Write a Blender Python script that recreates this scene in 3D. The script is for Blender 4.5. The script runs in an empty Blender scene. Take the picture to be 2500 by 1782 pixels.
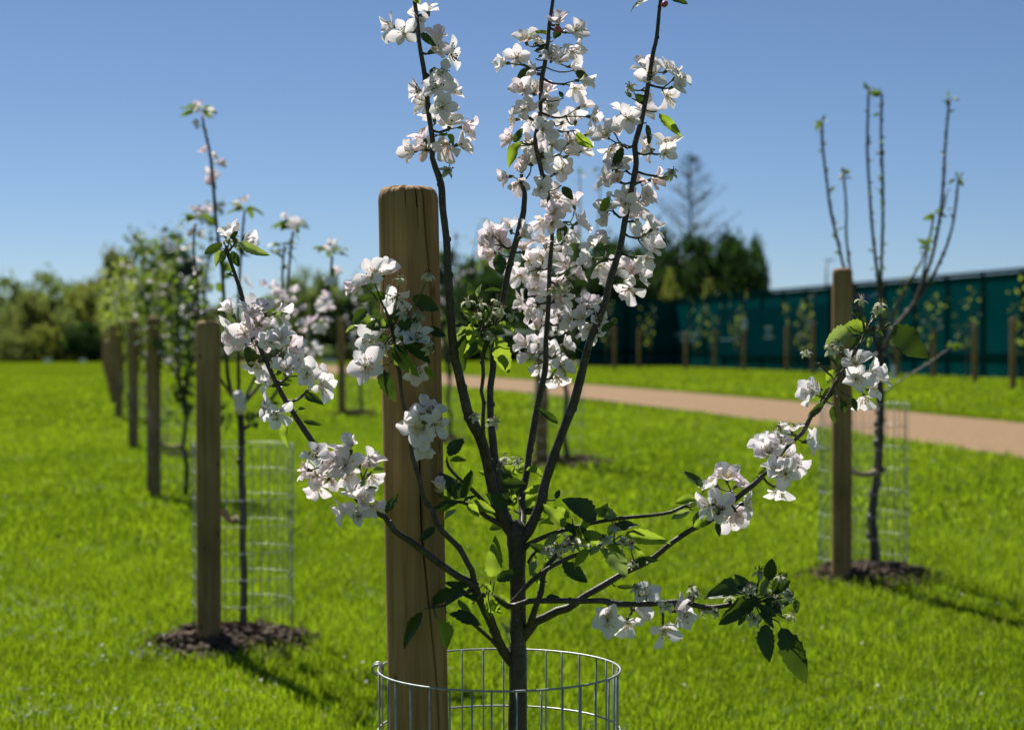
import bpy, math, random
import numpy as np
from mathutils import Vector, Matrix, noise as mnoise

random.seed(7); np.random.seed(7)
SC = bpy.context.scene
COL = SC.collection
R = math.radians

# ------------------------------------------------------------------ camera
EYE = 1.15
FPX = 4515.0                      # focal length in photo pixels (2500 wide)
PITCH = math.atan(46 / FPX)
cam_d = bpy.data.cameras.new('camera'); cam = bpy.data.objects.new('camera', cam_d); COL.objects.link(cam)
cam.location = (0, 0, EYE); cam.rotation_euler = (R(90) - PITCH, 0, 0)
cam_d.sensor_width = 36.0; cam_d.lens = 36.0 * FPX / 2500.0
cam_d.clip_start = 0.05; cam_d.clip_end = 3000
cam_d.dof.use_dof = True; cam_d.dof.focus_distance = 2.97; cam_d.dof.aperture_fstop = 5.6
SC.camera = cam

# ------------------------------------------------------------------ sky and sun
SUN_EL, SUN_AZ = R(51), R(-27)    # azimuth clockwise from +Y
w = bpy.data.worlds.new('World'); SC.world = w; w.use_nodes = True
nt = w.node_tree
bg = nt.nodes['Background']; bg.inputs['Strength'].default_value = 0.055
sky = nt.nodes.new('ShaderNodeTexSky'); sky.sky_type = 'NISHITA'; sky.sun_disc = False
sky.sun_elevation = SUN_EL; sky.sun_rotation = SUN_AZ
sky.air_density = 0.62; sky.dust_density = 0.15; sky.ozone_density = 5.5; sky.altitude = 50
nt.links.new(sky.outputs[0], bg.inputs['Color'])
sd = bpy.data.lights.new('sun', 'SUN'); sun = bpy.data.objects.new('sun', sd); COL.objects.link(sun)
sd.energy = 5.0; sd.angle = R(0.53); sd.color = (1.0, 0.95, 0.87)
sdir = Vector((math.sin(SUN_AZ) * math.cos(SUN_EL), math.cos(SUN_AZ) * math.cos(SUN_EL), math.sin(SUN_EL)))
sun.rotation_euler = sdir.to_track_quat('Z', 'Y').to_euler()
sun.location = (-20, 40, 40)
SC.view_settings.view_transform = 'Standard'; SC.view_settings.look = 'None'
SC.view_settings.exposure = 0.60; SC.view_settings.gamma = 1.0; SC.view_settings.use_curve_mapping = False
SC.cycles.use_denoising = True
SC.cycles.max_bounces = 10; SC.cycles.transmission_bounces = 8; SC.cycles.diffuse_bounces = 5

# ------------------------------------------------------------------ helpers
def smooth01(t):
    t = np.clip(t, 0, 1); return t * t * (3 - 2 * t)

def ground_z(x, y):
    x = np.asarray(x, float); y = np.asarray(y, float)
    yy = np.maximum(y, 1.0)
    t = smooth01((x / yy + 0.20) / 0.25)
    L = 28 - 21 * t
    return 0.42 * (1 - np.exp(-np.maximum(y - 6, 0) / L))

def gz(x, y): return float(ground_z(x, y))

CP, SP = math.cos(PITCH), math.sin(PITCH)
def P(u, v, Y):
    """the point that stands Y metres in front of the viewpoint in the direction of photo position u, v"""
    a = (u - 1250) / FPX; b = (891 - v) / FPX
    d = Vector((a, CP + b * SP, -SP + b * CP))
    return Vector((0, 0, EYE)) + d * (Y / d.y)

ORD = ['first', 'second', 'third', 'fourth', 'fifth', 'sixth', 'seventh', 'eighth', 'ninth', 'tenth', 'eleventh', 'twelfth', 'thirteenth', 'fourteenth', 'fifteenth', 'sixteenth', 'seventeenth', 'eighteenth', 'nineteenth', 'twentieth', 'twenty first', 'twenty second', 'twenty third', 'twenty fourth']
def ranks(vals):
    o = sorted(range(len(vals)), key=lambda i: vals[i]); r = [0] * len(vals)
    for k, i in enumerate(o): r[i] = k
    return r

class MB:
    def __init__(s): s.v = []; s.f = []
    def add(s, vs, fs):
        o = len(s.v); s.v.extend([tuple(p) for p in vs]); s.f.extend([tuple(i + o for i in f) for f in fs])
    def tube(s, pts, rad, n=8, cap=True, bump=0.0, seed=0):
        pts = [Vector(p) for p in pts]; o = len(s.v); m = len(pts); up = None
        for i, p in enumerate(pts):
            t = (pts[min(i + 1, m - 1)] - pts[max(i - 1, 0)])
            if t.length < 1e-9: t = Vector((0, 0, 1))
            t.normalize()
            if up is None:
                up = t.orthogonal().normalized()
            else:
                up = up - t * up.dot(t)
                up = up.normalized() if up.length > 1e-6 else t.orthogonal().normalized()
            b = t.cross(up)
            for k in range(n):
                a = 2 * math.pi * k / n
                r = rad[i]
                if bump:
                    q = p * 55 + Vector((math.cos(a) * 1.3, math.sin(a) * 1.3, seed))
                    r *= 1 + bump * mnoise.noise(q) + bump * .6 * mnoise.noise(q * 2.7)
                s.v.append(tuple(p + (up * math.cos(a) + b * math.sin(a)) * r))
        for i in range(m - 1):
            for k in range(n):
                a = o + i * n + k; b2 = o + i * n + (k + 1) % n
                s.f.append((a, b2, b2 + n, a + n))
        if cap:
            s.f.append(tuple(o + k for k in range(n))[::-1]); s.f.append(tuple(o + (m - 1) * n + k for k in range(n)))
    def box(s, c, sx, sy, sz, M=None):
        vs = [Vector((x * sx / 2, y * sy / 2, z * sz / 2)) for x in (-1, 1) for y in (-1, 1) for z in (-1, 1)]
        if M is not None: vs = [M @ q for q in vs]
        vs = [q + Vector(c) for q in vs]
        s.add(vs, [(0, 1, 3, 2), (4, 6, 7, 5), (0, 4, 5, 1), (2, 3, 7, 6), (0, 2, 6, 4), (1, 5, 7, 3)])
    def blob(s, c, r, M=None, n=6, m=4):
        vs = [(0, 0, -r)]
        for j in range(1, m):
            ph = -math.pi / 2 + math.pi * j / m
            for k in range(n):
                a = 2 * math.pi * k / n
                vs.append((r * math.cos(ph) * math.cos(a), r * math.cos(ph) * math.sin(a), r * math.sin(ph)))
        vs.append((0, 0, r)); fs = []
        for k in range(n): fs.append((0, 1 + (k + 1) % n, 1 + k))
        for j in range(m - 2):
            for k in range(n):
                a = 1 + j * n + k; b = 1 + j * n + (k + 1) % n
                fs.append((a, b, b + n, a + n))
        e = len(vs) - 1
        for k in range(n): fs.append((e, e - n + k, e - n + (k + 1) % n))
        s.add([((M @ Vector(q)) if M is not None else Vector(q)) + Vector(c) for q in vs], fs)
    def mesh(s, name, mat, smooth=True):
        me = bpy.data.meshes.new(name); me.from_pydata(s.v, [], s.f)
        me.polygons.foreach_set('use_smooth', [smooth] * len(me.polygons))
        me.materials.append(mat); me.update(); return me

def link(name, me, parent=None, M=None):
    o = bpy.data.objects.new(name, me); COL.objects.link(o)
    if parent is not None: o.parent = parent
    if M is not None: o.matrix_basis = M
    return o

def tag(o, label=None, cat=None, group=None, kind=None):
    if label: o['label'] = label
    if cat: o['category'] = cat
    if group: o['group'] = group
    if kind: o['kind'] = kind
    return o

def empty(name, loc, label=None, cat=None, group=None):
    o = bpy.data.objects.new(name, None); COL.objects.link(o); o.location = loc; o.empty_display_size = .1
    return tag(o, label, cat, group)

def catmull(pts, rad, step):
    """smooth polyline through pts (Vectors) with radii"""
    out, ro = [], []
    n = len(pts)
    for i in range(n - 1):
        p0 = pts[max(i - 1, 0)]; p1 = pts[i]; p2 = pts[i + 1]; p3 = pts[min(i + 2, n - 1)]
        k = max(1, int((p2 - p1).length / step))
        for j in range(k):
            t = j / k
            q = 0.5 * ((2 * p1) + (p2 - p0) * t + (2 * p0 - 5 * p1 + 4 * p2 - p3) * t * t + (3 * p1 - p0 - 3 * p2 + p3) * t ** 3)
            out.append(q); ro.append(rad[i] * (1 - t) + rad[i + 1] * t)
    out.append(pts[-1]); ro.append(rad[-1]); return out, ro

def basis(xa, zn):
    x = Vector(xa).normalized(); z = Vector(zn); z = z - x * z.dot(x)
    if z.length < 1e-5: z = x.orthogonal()
    z.normalize(); y = z.cross(x)
    return Matrix(((x.x, y.x, z.x), (x.y, y.y, z.y), (x.z, y.z, z.z)))

def rv(a=1.0): return Vector((random.uniform(-a, a), random.uniform(-a, a), random.uniform(-a, a)))

# ------------------------------------------------------------------ materials
def newmat(name):
    m = bpy.data.materials.new(name); m.use_nodes = True
    n = m.node_tree.nodes; l = m.node_tree.links
    return m, n, l, n['Principled BSDF'], n['Material Output']

def ramp(n, stops):
    r = n.new('ShaderNodeValToRGB'); e = r.color_ramp.elements
    while len(e) < len(stops): e.new(0.5)
    for k, (p, c) in enumerate(stops): e[k].position = p; e[k].color = (*c, 1)
    return r

def tex(n, l, kind='Noise', scale=5, detail=4, rough=.55, coord='Object', vec_scale=None):
    tc = n.new('ShaderNodeTexCoord'); t = n.new('ShaderNodeTex' + kind)
    t.inputs['Scale'].default_value = scale
    if kind == 'Noise': t.inputs['Detail'].default_value = detail; t.inputs['Roughness'].default_value = rough
    src = tc.outputs[coord]
    if vec_scale:
        mp = n.new('ShaderNodeMapping'); mp.inputs['Scale'].default_value = vec_scale
        l.new(src, mp.inputs['Vector']); src = mp.outputs[0]
    l.new(src, t.inputs['Vector']); return t

def mat_noise(name, stops, scale=20, rough=.8, bump=.3, vec_scale=None, metallic=0, spec=.3, bump_dist=.002):
    m, n, l, b, o = newmat(name)
    t = tex(n, l, 'Noise', scale, 6, .6, vec_scale=vec_scale); r = ramp(n, stops)
    l.new(t.outputs['Fac'], r.inputs[0]); l.new(r.outputs[0], b.inputs['Base Color'])
    b.inputs['Roughness'].default_value = rough; b.inputs['Metallic'].default_value = metallic
    b.inputs['Specular IOR Level'].default_value = spec
    if bump:
        bp = n.new('ShaderNodeBump'); bp.inputs['Strength'].default_value = bump; bp.inputs['Distance'].default_value = bump_dist
        l.new(t.outputs['Fac'], bp.inputs['Height']); l.new(bp.outputs[0], b.inputs['Normal'])
    return m

def mat_leaf(name, c1, c2, trans, tfac=.45, rough=.45, spec=.35, rand=True, veins=False, scale=60):
    m, n, l, b, o = newmat(name)
    t = tex(n, l, 'Noise', scale, 3); r = ramp(n, [(.3, c1), (.7, c2)])
    src = t.outputs['Fac']
    if rand:
        oi = n.new('ShaderNodeObjectInfo'); mx = n.new('ShaderNodeMix'); mx.data_type = 'FLOAT'
        mx.inputs['Factor'].default_value = .5
        l.new(t.outputs['Fac'], mx.inputs['A']); l.new(oi.outputs['Random'], mx.inputs['B']); src = mx.outputs['Result']
    l.new(src, r.inputs[0])
    col = r.outputs[0]
    if veins:
        uv = n.new('ShaderNodeUVMap'); uv.uv_map = 'UVMap'
        sp = n.new('ShaderNodeSeparateXYZ'); l.new(uv.outputs[0], sp.inputs[0])
        ab = n.new('ShaderNodeMath'); ab.operation = 'ABSOLUTE'; l.new(sp.outputs[1], ab.inputs[0])
        ma = n.new('ShaderNodeMath'); ma.operation = 'MULTIPLY_ADD'; ma.inputs[1].default_value = -.35
        l.new(ab.outputs[0], ma.inputs[0]); l.new(sp.outputs[0], ma.inputs[2])
        mu = n.new('ShaderNodeMath'); mu.operation = 'MULTIPLY'; mu.inputs[1].default_value = 44
        l.new(ma.outputs[0], mu.inputs[0])
        si = n.new('ShaderNodeMath'); si.operation = 'SINE'; l.new(mu.outputs[0], si.inputs[0])
        rr = ramp(n, [(.80, (0, 0, 0)), (1, (1, 1, 1))])
        l.new(si.outputs[0], rr.inputs[0])
        mr = ramp(n, [(.0, (1, 1, 1)), (.07, (0, 0, 0))]); l.new(ab.outputs[0], mr.inputs[0])
        mxv = n.new('ShaderNodeMath'); mxv.operation = 'MAXIMUM'; l.new(rr.outputs[0], mxv.inputs[0]); l.new(mr.outputs[0], mxv.inputs[1])
        vm = n.new('ShaderNodeMath'); vm.operation = 'MULTIPLY'; vm.inputs[1].default_value = .45; l.new(mxv.outputs[0], vm.inputs[0])
        mc = n.new('ShaderNodeMix'); mc.data_type = 'RGBA'; mc.inputs['B'].default_value = (c2[0] * 1.8, c2[1] * 1.5, c2[2] * 2, 1)
        l.new(vm.outputs[0], mc.inputs['Factor']); l.new(col, mc.inputs['A']); col = mc.outputs['Result']
        bp = n.new('ShaderNodeBump'); bp.inputs['Strength'].default_value = .5; bp.inputs['Distance'].default_value = .0012; bp.invert = True
        l.new(mxv.outputs[0], bp.inputs['Height']); l.new(bp.outputs[0], b.inputs['Normal'])
    l.new(col, b.inputs['Base Color']); b.inputs['Roughness'].default_value = rough; b.inputs['Specular IOR Level'].default_value = spec
    tr = n.new('ShaderNodeBsdfTranslucent'); tr.inputs['Color'].default_value = (*trans, 1)
    ms = n.new('ShaderNodeMixShader'); ms.inputs[0].default_value = tfac
    l.new(b.outputs[0], ms.inputs[1]); l.new(tr.outputs[0], ms.inputs[2]); l.new(ms.outputs[0], o.inputs['Surface'])
    return m

def mat_petal(name, white, pink, amount):
    m, n, l, b, o = newmat(name)
    t = tex(n, l, 'Noise', 45, 3); oi = n.new('ShaderNodeObjectInfo')
    ad = n.new('ShaderNodeMath'); ad.operation = 'MULTIPLY_ADD'; ad.inputs[1].default_value = .5; l.new(oi.outputs['Random'], ad.inputs[0]); l.new(t.outputs['Fac'], ad.inputs[2])
    r = ramp(n, [(.45, white), (1.0 - .25 * amount, tuple(white[k] * (1 - amount) + pink[k] * amount for k in range(3)))])
    l.new(ad.outputs[0], r.inputs[0])
    # fine streaks that run along the petal
    uv = n.new('ShaderNodeUVMap'); uv.uv_map = 'UVMap'
    mp = n.new('ShaderNodeMapping'); mp.inputs['Scale'].default_value = (1.2, 9, 1); l.new(uv.outputs[0], mp.inputs[0])
    sn = n.new('ShaderNodeTexNoise'); sn.inputs['Scale'].default_value = 2.2; l.new(mp.outputs[0], sn.inputs['Vector'])
    bp = n.new('ShaderNodeBump'); bp.inputs['Strength'].default_value = .35; bp.inputs['Distance'].default_value = .001
    l.new(sn.outputs['Fac'], bp.inputs['Height']); l.new(bp.outputs[0], b.inputs['Normal'])
    l.new(r.outputs[0], b.inputs['Base Color']); b.inputs['Roughness'].default_value = .6; b.inputs['Specular IOR Level'].default_value = .2
    tr = n.new('ShaderNodeBsdfTranslucent'); l.new(r.outputs[0], tr.inputs['Color'])
    ms = n.new('ShaderNodeMixShader'); ms.inputs[0].default_value = .45
    l.new(b.outputs[0], ms.inputs[1]); l.new(tr.outputs[0], ms.inputs[2]); l.new(ms.outputs[0], o.inputs['Surface'])
    return m

M = {}
M['petal'] = mat_petal('petal_white', (.88, .87, .89), (.86, .74, .80), .5)
M['petal_pink'] = mat_petal('petal_pink', (.89, .87, .89), (.85, .66, .75), .6)
M['stamen'] = mat_noise('stamen', [(.3, (.66, .62, .26)), (.7, (.84, .80, .50))], 200, .6, 0)
M['anther'] = mat_noise('anther', [(.3, (.45, .30, .06)), (.7, (.72, .56, .18))], 400, .7, 0)
M['anther_old'] = mat_noise('anther_brown', [(.3, (.05, .022, .01)), (.7, (.16, .07, .025))], 400, .7, 0)
M['sepal'] = mat_leaf('sepal', (.46, .48, .33), (.66, .66, .52), (.62, .64, .40), .4, .7, .2)
M['stalk'] = mat_noise('stalk', [(.3, (.055, .07, .025)), (.7, (.11, .12, .05))], 120, .7, 0)
M['bud'] = mat_noise('bud_red', [(.3, (.30, .03, .07)), (.7, (.48, .12, .18))], 120, .5, 0)
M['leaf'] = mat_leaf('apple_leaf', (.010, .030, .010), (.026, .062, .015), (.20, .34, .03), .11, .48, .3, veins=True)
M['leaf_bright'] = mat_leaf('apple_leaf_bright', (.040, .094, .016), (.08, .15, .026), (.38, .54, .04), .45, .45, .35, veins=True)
M['leaf_pale'] = mat_leaf('apple_leaf_pale', (.16, .22, .11), (.27, .33, .19), (.34, .46, .09), .36, .75, .15, veins=True)
M['leaf_far'] = mat_leaf('orchard_leaf', (.024, .062, .012), (.052, .11, .018), (.22, .34, .03), .32, .5, .35, scale=6)
M['leaf_young'] = mat_leaf('young_leaf', (.075, .125, .02), (.13, .185, .03), (.36, .46, .05), .5, .5, .3, scale=6)
M['wood_light'] = None

def mat_bark():
    m, n, l, b, o = newmat('bark')
    t = tex(n, l, 'Noise', 60, 7, .65); r = ramp(n, [(.25, (.020, .015, .011)), (.55, (.052, .042, .033)), (.8, (.12, .105, .09))])
    l.new(t.outputs['Fac'], r.inputs[0])
    t2 = tex(n, l, 'Noise', 300, 3, .5); bp = n.new('ShaderNodeBump'); bp.inputs['Strength'].default_value = .5; bp.inputs['Distance'].default_value = .0015
    l.new(t2.outputs['Fac'], bp.inputs['Height']); l.new(bp.outputs[0], b.inputs['Normal'])
    v = tex(n, l, 'Voronoi', 170); kr = ramp(n, [(.10, (1, 1, 1)), (.20, (0, 0, 0))]); l.new(v.outputs['Distance'], kr.inputs[0])
    mx = n.new('ShaderNodeMix'); mx.data_type = 'RGBA'; mx.inputs['B'].default_value = (.20, .17, .14, 1)
    l.new(kr.outputs[0], mx.inputs['Factor']); l.new(r.outputs[0], mx.inputs['A'])
    l.new(mx.outputs['Result'], b.inputs['Base Color']); b.inputs['Roughness'].default_value = .5; b.inputs['Specular IOR Level'].default_value = .45
    return m
M['bark'] = mat_bark()

def mat_stake():
    m, n, l, b, o = newmat('treated_pine')
    t = tex(n, l, 'Noise', 7, 7, .6, vec_scale=(9, 9, .45)); r = ramp(n, [(.25, (.225, .132, .054)), (.5, (.385, .236, .104)), (.75, (.51, .335, .165))])
    l.new(t.outputs['Fac'], r.inputs[0])
    t2 = tex(n, l, 'Noise', 3.5, 3, .5, vec_scale=(1, 1, .8)); r2 = ramp(n, [(.3, (.48, .47, .44)), (.7, (1, 1, 1))]); l.new(t2.outputs['Fac'], r2.inputs[0])
    mx = n.new('ShaderNodeMix'); mx.data_type = 'RGBA'; mx.blend_type = 'MULTIPLY'; mx.inputs['Factor'].default_value = .9
    l.new(r.outputs[0], mx.inputs['A']); l.new(r2.outputs[0], mx.inputs['B'])
    # knots
    v = tex(n, l, 'Voronoi', 9, vec_scale=(1.5, 1.5, .8)); kr = ramp(n, [(.045, (.14, .09, .05)), (.12, (1, 1, 1))]); l.new(v.outputs['Distance'], kr.inputs[0])
    mk = n.new('ShaderNodeMix'); mk.data_type = 'RGBA'; mk.blend_type = 'MULTIPLY'; mk.inputs['Factor'].default_value = .85
    l.new(mx.outputs['Result'], mk.inputs['A']); l.new(kr.outputs[0], mk.inputs['B'])
    l.new(mk.outputs['Result'], b.inputs['Base Color']); b.inputs['Roughness'].default_value = .8; b.inputs['Specular IOR Level'].default_value = .2
    bp = n.new('ShaderNodeBump'); bp.inputs['Strength'].default_value = .5; bp.inputs['Distance'].default_value = .002
    l.new(t.outputs['Fac'], bp.inputs['Height']); l.new(bp.outputs[0], b.inputs['Normal'])
    return m
M['stake'] = mat_stake()
M['crack'] = mat_noise('wood_crack', [(.3, (.018, .012, .007)), (.7, (.04, .028, .016))], 60, .95, 0)
M['wire'] = mat_noise('galvanised_wire', [(.3, (.24, .26, .27)), (.7, (.42, .44, .45))], 90, .5, .2, metallic=.55, spec=.5)
M['tie'] = mat_noise('rubber_tie', [(.3, (.26, .18, .11)), (.7, (.42, .32, .22))], 80, .7, .3)
M['mulch'] = mat_noise('bark_mulch', [(.25, (.030, .019, .011)), (.5, (.085, .056, .034)), (.75, (.22, .155, .10))], 26, .9, .6, bump_dist=.01)
M['soil'] = mat_noise('soil', [(.3, (.03, .02, .014)), (.7, (.10, .07, .05))], 18, .95, .8, bump_dist=.02)
M['path'] = mat_noise('hoggin_path', [(.25, (.165, .105, .052)), (.5, (.245, .155, .077)), (.75, (.32, .21, .11))], 22, .95, .8, bump_dist=.012)
M['hoarding'] = mat_noise('teal_hoarding', [(.3, (.0008, .042, .048)), (.7, (.002, .058, .063))], .7, .9, .05, spec=0)
M['hoarding_trim'] = mat_noise('teal_trim', [(.3, (.0015, .016, .019)), (.7, (.003, .023, .026))], 2, 1.0, .05, spec=0)
M['banner'] = mat_noise('banner_blue', [(.3, (.0008, .026, .034)), (.7, (.0015, .036, .044))], 1, 1.0, 0, spec=0)
M['white_print'] = mat_noise('white_print', [(.3, (.08, .15, .16)), (.7, (.12, .20, .21))], 3, 1.0, 0, spec=0)
M['white'] = mat_noise('white_paint', [(.3, (.68, .68, .66)), (.7, (.8, .8, .78))], 6, .5, 0)
M['blue'] = mat_noise('blue_plastic', [(.3, (.03, .08, .32)), (.7, (.05, .12, .42))], 20, .4, 0)
M['grey'] = mat_noise('grey_metal', [(.3, (.20, .22, .24)), (.7, (.30, .32, .34))], 6, .5, 0, metallic=.4)
M['daisy'] = mat_petal('daisy_white', (.85, .85, .84), (.85, .85, .84), .1)
TREE_LEAF = [mat_leaf('tree_leaf_dark', (.014, .034, .012), (.030, .062, .018), (.06, .13, .02), .3, .6, .2, scale=.8),
             mat_leaf('tree_leaf_mid', (.072, .115, .036), (.135, .18, .058), (.26, .36, .09), .45, .6, .2, scale=.8),
             mat_leaf('tree_leaf_olive', (.09, .115, .03), (.16, .18, .045), (.27, .32, .07), .45, .6, .2, scale=.8),
             mat_leaf('tree_leaf_yellow', (.13, .16, .025), (.22, .24, .04), (.34, .38, .06), .4, .6, .2, scale=.8),
             mat_leaf('tree_leaf_bluegreen', (.035, .062, .048), (.06, .095, .07), (.08, .14, .09), .3, .6, .2, scale=.8)]

def mat_ground():
    m, n, l, b, o = newmat('lawn')
    t = tex(n, l, 'Noise', .9, 5, .6); r = ramp(n, [(.3, (.078, .125, .005)), (.55, (.105, .158, .006)), (.75, (.135, .19, .008))]); l.new(t.outputs['Fac'], r.inputs[0])
    t2 = tex(n, l, 'Noise', 14, 6, .7); r2 = ramp(n, [(.25, (.55, .58, .5)), (.6, (1, 1, 1))]); l.new(t2.outputs['Fac'], r2.inputs[0])
    mx = n.new('ShaderNodeMix'); mx.data_type = 'RGBA'; mx.blend_type = 'MULTIPLY'; mx.inputs['Factor'].default_value = 1
    l.new(r.outputs[0], mx.inputs['A']); l.new(r2.outputs[0], mx.inputs['B']); l.new(mx.outputs['Result'], b.inputs['Base Color'])
    b.inputs['Roughness'].default_value = 1.0; b.inputs['Specular IOR Level'].default_value = 0.0
    bp = n.new('ShaderNodeBump'); bp.inputs['Strength'].default_value = .6; bp.inputs['Distance'].default_value = .05
    l.new(t2.outputs['Fac'], bp.inputs['Height']); l.new(bp.outputs[0], b.inputs['Normal'])
    return m
M['lawn'] = mat_ground()

def mat_grass():
    m, n, l, b, o = newmat('grass_blade')
    at = n.new('ShaderNodeAttribute'); at.attribute_name = 'tint'
    r = ramp(n, [(0, (.050, .086, .004)), (.5, (.102, .164, .007)), (.85, (.156, .224, .011)), (1, (.28, .26, .08))]); l.new(at.outputs['Fac'], r.inputs[0])
    l.new(r.outputs[0], b.inputs['Base Color']); b.inputs['Roughness'].default_value = .5; b.inputs['Specular IOR Level'].default_value = .18
    tr = n.new('ShaderNodeBsdfTranslucent'); r3 = ramp(n, [(0, (.15, .25, .005)), (.85, (.41, .60, .014)), (1, (.42, .42, .09))]); l.new(at.outputs['Fac'], r3.inputs[0])
    l.new(r3.outputs[0], tr.inputs['Color'])
    ms = n.new('ShaderNodeMixShader'); ms.inputs[0].default_value = .5
    l.new(b.outputs[0], ms.inputs[1]); l.new(tr.outputs[0], ms.inputs[2]); l.new(ms.outputs[0], o.inputs['Surface'])
    return m
M['grass'] = mat_grass()

# ------------------------------------------------------------------ ground, path
def path_x(y): return 3.9 - .235 * (y - 14)
PATH_W = 2.45
def axis_vals(lim, fine, step):
    a = list(np.arange(0, fine + 1e-6, step)); s = step
    while a[-1] < lim: s *= 1.18; a.append(a[-1] + s)
    return np.array(a)
xp = axis_vals(900, 16, .5); xs = np.concatenate([-xp[::-1][:-1], xp])
ys = np.concatenate([[-60, -20, -8, -4, -2], axis_vals(1500, 60, .5)])
X, Yg = np.meshgrid(xs, ys); Z = ground_z(X, Yg)
vs = np.stack([X.ravel(), Yg.ravel(), Z.ravel()], 1); nx = len(xs)
fs = [(j * nx + i, j * nx + i + 1, (j + 1) * nx + i + 1, (j + 1) * nx + i) for j in range(len(ys) - 1) for i in range(nx - 1)]
b = MB(); b.v = [tuple(q) for q in vs]; b.f = fs
tag(link('ground', b.mesh('ground', M['lawn'])), kind='structure')
b = MB(); yy = np.concatenate([np.arange(-6, 60, .5), np.arange(60, 86, 2)])
for y in yy:
    for k in range(7):
        x = path_x(y) + PATH_W * k / 6 + .04 * mnoise.noise(Vector((k * .7, y * .8, 3)))
        b.v.append((x, y, gz(x, y) + .014 + .012 * math.sin(math.pi * k / 6)))
for j in range(len(yy) - 1):
    for k in range(6):
        a = j * 7 + k; b.f.append((a, a + 1, a + 8, a + 7))
tag(link('path', b.mesh('path', M['path'])), kind='structure')
b = MB(); prof = [(0, -.02), (.012, .035), (.05, .056), (.5, .052), (1.0, .036), (1.7, -.012)]
for y in yy:
    for k, (dx, dz) in enumerate(prof):
        wob = .035 * mnoise.noise(Vector((1.3, y * 1.7, 0))) + .02 * mnoise.noise(Vector((4.3, y * 6, 0)))
        x = path_x(y) + PATH_W + dx + wob; b.v.append((x, y, gz(x, y) + dz * (1 + .35 * mnoise.noise(Vector((y * 2.3, k, 9))))))
for j in range(len(yy) - 1):
    for k in range(5): a = j * 6 + k; b.f.append((a, a + 1, a + 7, a + 6))
tag(link('verge', b.mesh('verge', M['lawn'])), kind='structure')

# ------------------------------------------------------------------ positions of the staked trees
Z0 = 3.05
def row_xy(u, Y): return ((u - 1250) / FPX * Y, Y)
STK = {}   # name -> (stake xy, trunk xy, guard centre xy)
STK['front'] = (P(1019, 1600, Z0).xy, P(1264, 1600, Z0).xy, P(1219, 1600, Z0).xy)
def stk(us, ut, uc, Y): return (Vector(row_xy(us, Y)), Vector(row_xy(ut, Y)), Vector(row_xy(uc, Y)))
STK['second'] = stk(511, 594, 593, 7.1); STK['second'] = (Vector(row_xy(509, 6.91)), STK['second'][1], STK['second'][2])
STK['right'] = stk(2057, 2138, 2109, 8.4); STK['right'] = (Vector(row_xy(2056, 8.18)), STK['right'][1], STK['right'][2])
STK['mid'] = stk(1322, 1380, 1360, 13.7)
STK['hidden'] = stk(1045, 1097, 1085, 17.5)
STK['farmid'] = stk(834, 881, 870, 24.0)
STK['third'] = stk(375, 452, 430, 13.0)
STK['fourth'] = stk(325, 372, 365, 18.2)
STK['fifth'] = stk(290, 330, 322, 24.2)
MOUNDS = [('second', .30, .30), ('right', .25, .24), ('mid', .34, .30), ('hidden', .22, .22), ('farmid', .25, .25)]
MSHIFT = {'second': .02, 'right': .06, 'mid': .08, 'hidden': .02, 'farmid': .04}

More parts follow.
